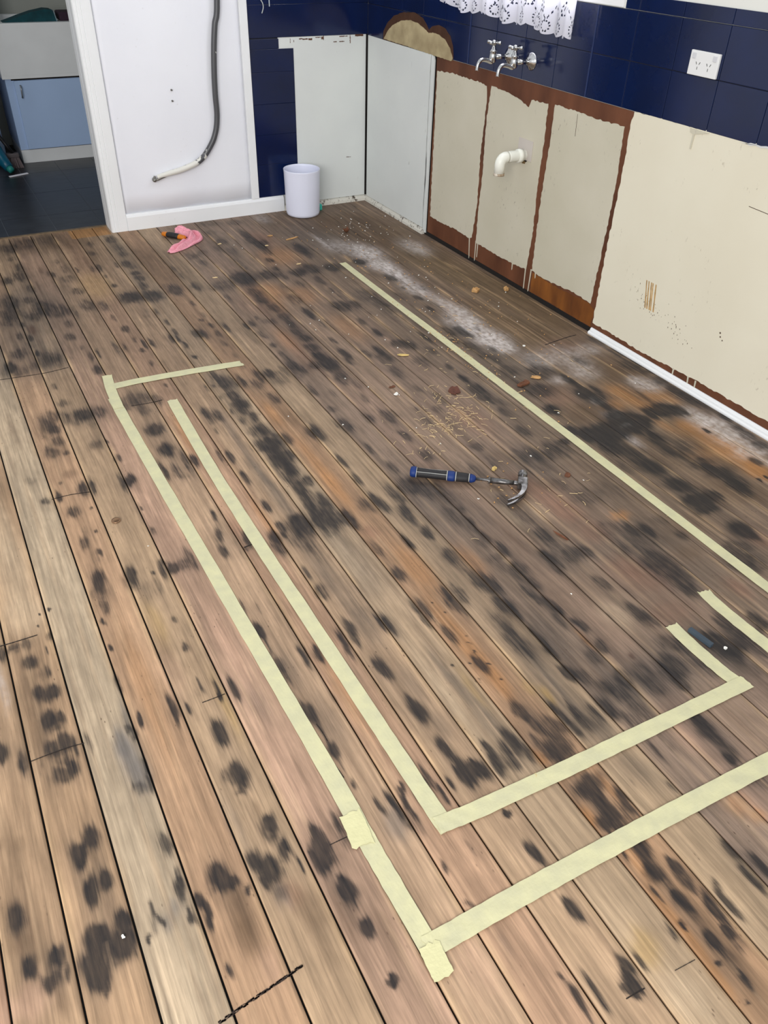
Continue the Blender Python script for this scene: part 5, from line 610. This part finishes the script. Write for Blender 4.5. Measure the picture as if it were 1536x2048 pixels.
for u, rv, rz in ((.0205, .0187, .0157), (.117, .0178, .0150), (.1445, .0178, .0148), (.186, .0153, .0134)):
    bm = sect(BM(), [(u-.0011, rv*.97, rz*.97, .0175), (u-.0008, rv, rz, .0175), (u+.0008, rv, rz, .0175), (u+.0011, rv*.97, rz*.97, .0175)]); obj('grip_outline', bm, silver, ha, True)
bm = BM()
for v in (-1, 1): tube(bm, smooth_path([(.022, v*.012, .0275), (.06, v*.0105, .0268), (.10, v*.0115, .0272), (.117, v*.012, .0275)], 5), .0009, 5)
obj('grip_outline', bm, silver, ha)
bm = sect(BM(), [(.200, .0048, .0045, .0165), (.245, .0048, .0045, .0165), (.250, .0075, .007, .0165)]); sect(bm, [(.246, .0112, .010, .0165), (.249, .0118, .0105, .0165), (.254, .0105, .0095, .0165)]); sect(bm, [(.252, .0105, .0095, .0165), (.30, .0092, .0085, .0165), (.325, .0080, .0075, .0165)]); sect(bm, [(.322, .0075, .007, .0165), (.330, .0078, .0072, .0165), (.352, .0075, .0072, .0165)])
obj('shank', bm, steel, ha, True)
bm = BM(); box(bm, .338, .366, -.016, .016, .0035, .0305, .004)
lathe(bm, [(.0001, -.052), (.0115, -.052), (.0132, -.049), (.0132, -.038), (.0095, -.034), (.0095, -.014), (.0001, -.013)], 20, 'y', (.352, 0, .0165))
for s in (-1, 1):
    pts = smooth_path([(.355, .012, .017), (.356, .034, .0165), (.349, .058, .0155), (.334, .078, .0135), (.314, .092, .011)], 4); rings = []
    nP = len(pts)
    for i, p_ in enumerate(pts):
        t = i/(nP-1); th = .0075*(1-t)+.0014; gap = .0005+.0042*t; wd = .0105
        tg = (pts[min(i+1, nP-1)]-pts[max(i-1, 0)]).normalized(); nn = Vector((tg.y, -tg.x, 0))
        za, zb = (p_.z+gap, p_.z+wd) if s > 0 else (p_.z-wd, p_.z-gap)
        za = max(za, .0006); zb = max(zb, .0012)
        rings.append([tuple(Vector((p_.x, p_.y, 0))+nn*th+Vector((0, 0, za))), tuple(Vector((p_.x, p_.y, 0))+nn*th+Vector((0, 0, zb))), tuple(Vector((p_.x, p_.y, 0))-nn*th+Vector((0, 0, zb))), tuple(Vector((p_.x, p_.y, 0))-nn*th+Vector((0, 0, za)))])
    loft(bm, rings)
for v in bm.verts: v.co = Vector((.352+(v.co.x-.352)*1.12, -v.co.y*1.12, v.co.z*1.1))
obj('head', bm, steel, ha)

# ------------------------------------------------------------------ knife and pink cloth
kn = thing('utility_knife', 'orange and black utility knife half covered by the pink cloth', 'knife', (-1.307, -.168, .001), (0, 0, math.atan2(-.125, .098)))
org = mat('orange_plastic', (206, 118, 22), .45, 0, .1, 30)
bm = sect(BM(), [(0, .008, .008, .013), (.003, .014, .011, .013), (.028, .0165, .0125, .013), (.034, .0165, .0125, .013)]); obj('end_cap', bm, org, kn, True)
bm = sect(BM(), [(.032, .017, .0125, .0135), (.045, .019, .0135, .014), (.09, .018, .0135, .014), (.105, .0165, .0125, .0135)]); obj('grip', bm, blk, kn, True)
bm = sect(BM(), [(.103, .0165, .0125, .013), (.112, .0165, .0125, .013), (.138, .014, .011, .0125), (.145, .008, .007, .012)]); obj('nose', bm, org, kn, True)
pk = mat('pink_mesh_cloth', (246, 178, 190), .95, 0, .12, 160, .1, bump=.9, bscale=260, rgb2=(232, 148, 164))
def cloth():
    bm = BM(); path = smooth_path([(-1.352, -.432, 0), (-1.31, -.415, 0), (-1.255, -.375, 0), (-1.20, -.325, 0), (-1.165, -.26, 0), (-1.175, -.20, 0), (-1.205, -.165, 0), (-1.232, -.150, 0)], 7)
    n = len(path); m = 22; R = []; rn = random.Random(5); ph = [rn.uniform(0, 6) for _ in range(8)]
    for i, p_ in enumerate(path):
        t = i/(n-1); tg = (path[min(i+1, n-1)]-path[max(i-1, 0)]).normalized(); nn = Vector((tg.y, -tg.x, 0))
        w = .010+.030*math.sin(math.pi*min(t*1.6, 1)**.8*.5 if t < .62 else math.pi*.5) + .005*math.sin(t*17)
        if t > .9: w *= .75
        row = []
        for j in range(m+1):
            s = j/m*2-1; e = 1-s**4
            z = .003 + e*(.015+.014*math.sin(s*5+ph[0]+t*4)*math.cos(t*9+ph[1])+.009*math.sin(s*11+t*13+ph[2])+.006*math.sin(t*29+s*4))*min(1, .35+2.2*t)
            row.append(bm.verts.new(p_+nn*s*w*(1+.12*math.sin(t*23+s*2))+Vector((0, 0, max(z, .0025)))))
        R.append(row)
    for a, c in zip(R, R[1:]):
        for j in range(m): bm.faces.new((a[j], a[j+1], c[j+1], c[j]))
    return bm
o = tag(obj('cleaning_cloth', cloth(), pk, smooth=True), 'crumpled pink cleaning cloth on the boards below the white panel', 'cloth'); sd = o.modifiers.new('s', 'SOLIDIFY'); sd.thickness = .0022; sd.offset = 0

# ------------------------------------------------------------------ masking tape
tp = mat('masking_tape', (209, 204, 163), .55, 0, .05, 26, .3, bump=.35, bscale=120, rgb2=(196, 192, 158))
tp2 = mat('masking_tape_doubled', (212, 207, 162), .55, 0, .05, 30, .3, bump=.4, bscale=120)
def tape(key, hw, z, label, m=tp, ends=(0, 0), jag=.0015, cut=None):
    pts = smooth_path([(x, y, 0) for x, y in TAPES[key]], 6); n = len(pts); rn = random.Random(key); bm = BM(); A = []; NW = 6
    for i, p_ in enumerate(pts):
        tg = (pts[min(i+1, n-1)]-pts[max(i-1, 0)]).normalized(); nn = Vector((-tg.y, tg.x, 0)); h = hw+rn.uniform(-.0006, .0006)
        row = []
        for j in range(NW+1):
            s = j/NW*2-1; e = rn.uniform(-jag, jag)*2 if i in (0, n-1) else 0
            sk = (ends[0] if i == 0 else ends[1] if i == n-1 else 0)*s
            row.append(p_+nn*s*h+tg*(e+sk)+Vector((0, 0, z+.0003*math.sin(i*1.3+j))))
        A.append(row)
    T = [[bm.verts.new(q) for q in r] for r in A]; Bt = [[bm.verts.new(q-Vector((0, 0, .0007))) for q in r] for r in A]
    for i in range(n-1):
        for j in range(NW):
            bm.faces.new((T[i][j], T[i][j+1], T[i+1][j+1], T[i+1][j])); bm.faces.new((Bt[i][j], Bt[i+1][j], Bt[i+1][j+1], Bt[i][j+1]))
        bm.faces.new((T[i][0], T[i+1][0], Bt[i+1][0], Bt[i][0])); bm.faces.new((T[i][NW], Bt[i][NW], Bt[i+1][NW], T[i+1][NW]))
    for i in (0, n-1):
        for j in range(NW): bm.faces.new((T[i][j], T[i][j+1], Bt[i][j+1], Bt[i][j]) if i else (T[i][j+1], T[i][j], Bt[i][j], Bt[i][j+1]))
    return tag(obj('masking_tape', bm, m), label, 'tape', 'masking tape strips on the floor')
HW = .0187
tape('right_long', .0178, .0020, 'longest masking tape strip, running along the sink side of the floor')
tape('left_outer_top', HW*.95, .0034, 'short bent tape piece at the far top of the outer left strip')
tape('left_outer', HW, .0020, 'long outer left masking tape strip running toward the camera')
tape('left_inner', HW, .0020, 'inner left masking tape strip parallel to the outer one')
tape('short_top', .021, .0024, 'short narrow tape strip crossing the boards at the far left end', ends=(.01, -.006))
tape('inner_cross', HW, .0034, 'inner cross tape strip reaching from the inner left strip to the flap at right')
tape('outer_cross', .0205, .0034, 'nearest cross tape strip running off the right edge of the photo')
tape('right_stub', HW, .0020, 'short tape stub beside the dark wedge at right')
tape('right_upper', HW, .0020, 'tape strip right of the dark wedge, running off the right edge')
tape('patch', .0222, .0036, 'square tape patch joining the outer left strip near the bottom', tp2)
tape('corner_flap', .0195, .0048, 'torn tape end hanging past the bottom corner of the outer left strip', tp2)

# ------------------------------------------------------------------ loose bits on the floor
bm = BM(); box(bm, -.006, .006, -.034, .034, 0, .011, .0012); o = tag(obj('plastic_wedge', bm, mat('slate_plastic', (58, 70, 82), .55, 0, .1, 50), loc=(-.940, -3.640, .0028)), 'small dark slate-coloured wedge lying against the short tape stub', 'wedge'); o.rotation_euler = (0, .0, .12)
bm = BM(); lathe(bm, [(.0001, .0), (.012, .0), (.0135, .002), (.0125, .0035), (.010, .003), (.0001, .0026)], 24); tag(obj('washer', bm, mat('bronze_metal', (150, 118, 92), .25, .7), smooth=True, loc=(-2.113, -2.522, .0006)), 'small shiny round metal disc on the boards left of the outer tape', 'metal disc')
COLS = dict(tan=mat('tan_wood', (196, 152, 100), .8, 0, .25, 60), brown=mat('brown_wood', (112, 70, 48), .8, 0, .3, 60), pale=mat('pale_wood', (222, 196, 150), .8, 0, .15, 60), white=mat('white_flake_paint', (232, 230, 224), .6), dark=mat('dark_lino', (96, 54, 40), .7, 0, .25, 70), straw=mat('straw_wood', (214, 186, 120), .8, 0, .2, 60))
def chip(name, x, y, lx, ly, h, rz, c, label, curl=0, cat='chip', seed=1):
    rn = random.Random(seed); bm = BM(); n = 11; nr = 3
    out = [(lx*math.copysign(abs(math.cos(a))**.7, math.cos(a))*rn.uniform(.6, 1.15), ly*math.copysign(abs(math.sin(a))**.7, math.sin(a))*rn.uniform(.55, 1.15)) for a in [2*math.pi*i/n for i in range(n)]]
    def zz(px, py): return curl*(px/lx)**2 + curl*.5*(py/ly)**2
    lo = min(zz(a, b_) for a, b_ in out); th = h
    T = []; B_ = []
    for k in range(1, nr+1):
        T.append([bm.verts.new((px*k/nr, py*k/nr, zz(px*k/nr, py*k/nr)+th*rn.uniform(.7, 1.35)*(1 if k < nr else .7))) for px, py in out]); B_.append([bm.verts.new((px*k/nr, py*k/nr, zz(px*k/nr, py*k/nr))) for px, py in out])
    ct = bm.verts.new((0, 0, th*rn.uniform(1, 1.4))); cb_ = bm.verts.new((0, 0, 0))
    for G_, c0 in ((T, ct), (B_, cb_)):
        for i in range(n):
            bm.faces.new((c0, G_[0][i], G_[0][(i+1) % n]))
            for k in range(nr-1): bm.faces.new((G_[k][i], G_[k+1][i], G_[k+1][(i+1) % n], G_[k][(i+1) % n]))
    for i in range(n): bm.faces.new((T[-1][i], T[-1][(i+1) % n], B_[-1][(i+1) % n], B_[-1][i]))
    o = tag(obj(name, bm, COLS[c], loc=(x, y, .0012)), label, cat, 'debris on the floorboards'); o.rotation_euler.z = rz; return o
chip('wood_flake', -.385, -.508, .026, .016, .006, .5, 'brown', 'curled brown flake on the boards in front of the corner white boards', .022, 'flake', 1)
chip('wood_splinter', -.701, -.485, .040, .007, .004, .25, 'tan', 'long tan splinter lying across the boards in front of the white bin', 0, 'splinter', 2)
chip('wood_chip', -.788, -.40, .016, .010, .003, .2, 'tan', 'small tan chip on the boards between pink cloth and bin', .003, 'chip', 3)
chip('wood_chip', -.2016, -1.511, .024, .017, .014, .3, 'tan', 'square tan wood chip on the brown boards under the waste pipe', 0, 'chip', 4)
chip('wood_chip', -.060, -1.560, .018, .013, .012, 1.0, 'tan', 'small tan chip against the foot of the cream panels', .002, 'chip', 5)
chip('wood_flake', -.841, -1.953, .024, .008, .004, -.5, 'straw', 'straw yellow flake lying just left of the longest tape strip', .004, 'flake', 6)
chip('lino_scrap', -.815, -2.292, .036, .024, .004, .9, 'dark', 'dark reddish brown square scrap between the shavings and the longest tape', .004, 'scrap', 7)
chip('wood_flake', -.545, -2.36, .040, .016, .008, .35, 'brown', 'long brown flake touching the edge of the longest tape strip', .004, 'flake', 8)
chip('wood_chip', -.470, -2.337, .022, .013, .005, -.5, 'tan', 'pale tan chip just beyond the brown flake at the longest tape', .003, 'chip', 9)
chip('wood_flake', -1.007, -2.164, .014, .007, .003, 0, 'brown', 'small brown flake on the boards left of the dark scrap', .002, 'flake', 10)
chip('paint_flake', -1.020, -2.22, .012, .007, .004, .6, 'white', 'white paint flake on the boards next to the small brown flake', .002, 'flake', 11)
chip('paint_flake', -.345, -2.091, .007, .005, .004, 0, 'white', 'tiny white paint flake on the dusty boards right of the longest tape', .001, 'flake', 12)
chip('wood_chip', -.862, -.533, .010, .006, .003, 0, 'pale', 'pale chip left of the long splinter', .001, 'chip', 13)
chip('wood_splinter', -.815, -.845, .016, .004, .003, .1, 'pale', 'thin pale splinter near the far end of the longest tape', 0, 'splinter', 14)
chip('wood_splinter', -1.25, -.849, .012, .004, .003, -.2, 'pale', 'thin pale splinter on the boards below the pink cloth', 0, 'splinter', 15)
chip('wood_splinter', -1.075, -.41, .014, .004, .003, .2, 'pale', 'pale splinter to the right of the pink cloth', 0, 'splinter', 16)
chip('wood_chip', -.781, -2.918, .012, .010, .005, .4, 'brown', 'small brown crumb on the boards right of the hammer head', 0, 'chip', 17)
chip('wood_chip', -.973, -2.786, .011, .008, .008, .4, 'straw', 'yellow wood crumb above the hammer shank', 0, 'chip', 18)
chip('wood_splinter', -.996, -3.16, .004, .030, .003, .25, 'brown', 'thin brown twig-like splinter on the boards below the hammer head', .003, 'splinter', 19)
chip('paint_flake', -.907, -3.692, .0045, .0045, .005, 0, 'white', 'tiny white crumb beside the dark wedge', 0, 'crumb', 20)
chip('paint_flake', -2.381, -3.701, .003, .0045, .002, .3, 'white', 'small white flake on the largest dark stain at bottom left', .001, 'flake', 21)
chip('wood_splinter', -1.545, -3.77, .003, .010, .002, -.7, 'straw', 'tiny straw splinter between the two left tapes near the bottom', 0, 'splinter', 22)
# countless slivers and crumbs
def slivers(n, name, m, label, zones, long=True, seed=3):
    rn = random.Random(seed); bm = BM()
    for i in range(n):
        cx, cy, sx, sy, wgt = zones[rn.choices(range(len(zones)), [z[4] for z in zones])[0]]
        x, y = rn.gauss(cx, sx), rn.gauss(cy, sy)
        if x > -.03: continue
        a = rn.uniform(0, math.pi); L = rn.uniform(.004, .014) if long else rn.uniform(.0012, .0032); w = rn.uniform(.0005, .0010) if long else L*.7
        c, s = math.cos(a), math.sin(a); k = rn.uniform(-.003, .003); z0 = .0008
        path = [Vector((x-c*L, y-s*L, z0+.0006)), Vector((x-s*k, y+c*k, z0+rn.uniform(.0006, .003 if long else .0012))), Vector((x+c*L, y+s*L, z0+.0006))]
        tube(bm, path, w, 4)
    o = obj(name, bm, m); return tag(o, label, 'debris', kind='stuff')
slivers(230, 'wood_shavings', COLS['pale'], 'thin pale wood shavings scattered on the boards above the hammer', [(-1.02, -2.50, .07, .05, 4), (-.92, -2.46, .06, .07, 3), (-.83, -2.44, .05, .07, 2), (-.85, -2.31, .05, .05, 1.5), (-.80, -2.60, .12, .12, 1.5), (-.66, -2.08, .10, .14, 2), (-.88, -2.95, .12, .14, 1.6), (-.55, -2.0, .15, .2, 1), (-1.12, -2.6, .03, .03, .8)])
slivers(260, 'sawdust_crumbs', COLS['tan'], 'tan crumbs of rotten wood strewn along the sink side of the floor', [(-.35, -1.9, .14, .35, 3), (-.30, -1.3, .12, .25, 2), (-.62, -2.02, .04, .2, 2), (-.35, -.7, .2, .25, 1.3), (-.95, -2.85, .08, .08, 1), (-.5, -1.1, .1, .3, 1)], False, 8)
slivers(130, 'plaster_crumbs', COLS['white'], 'tiny white paint crumbs strewn over the boards', [(-.5, -1.4, .35, .7, 3), (-.9, -2.4, .4, .5, 1), (-.35, -.5, .15, .2, 2)], False, 12)
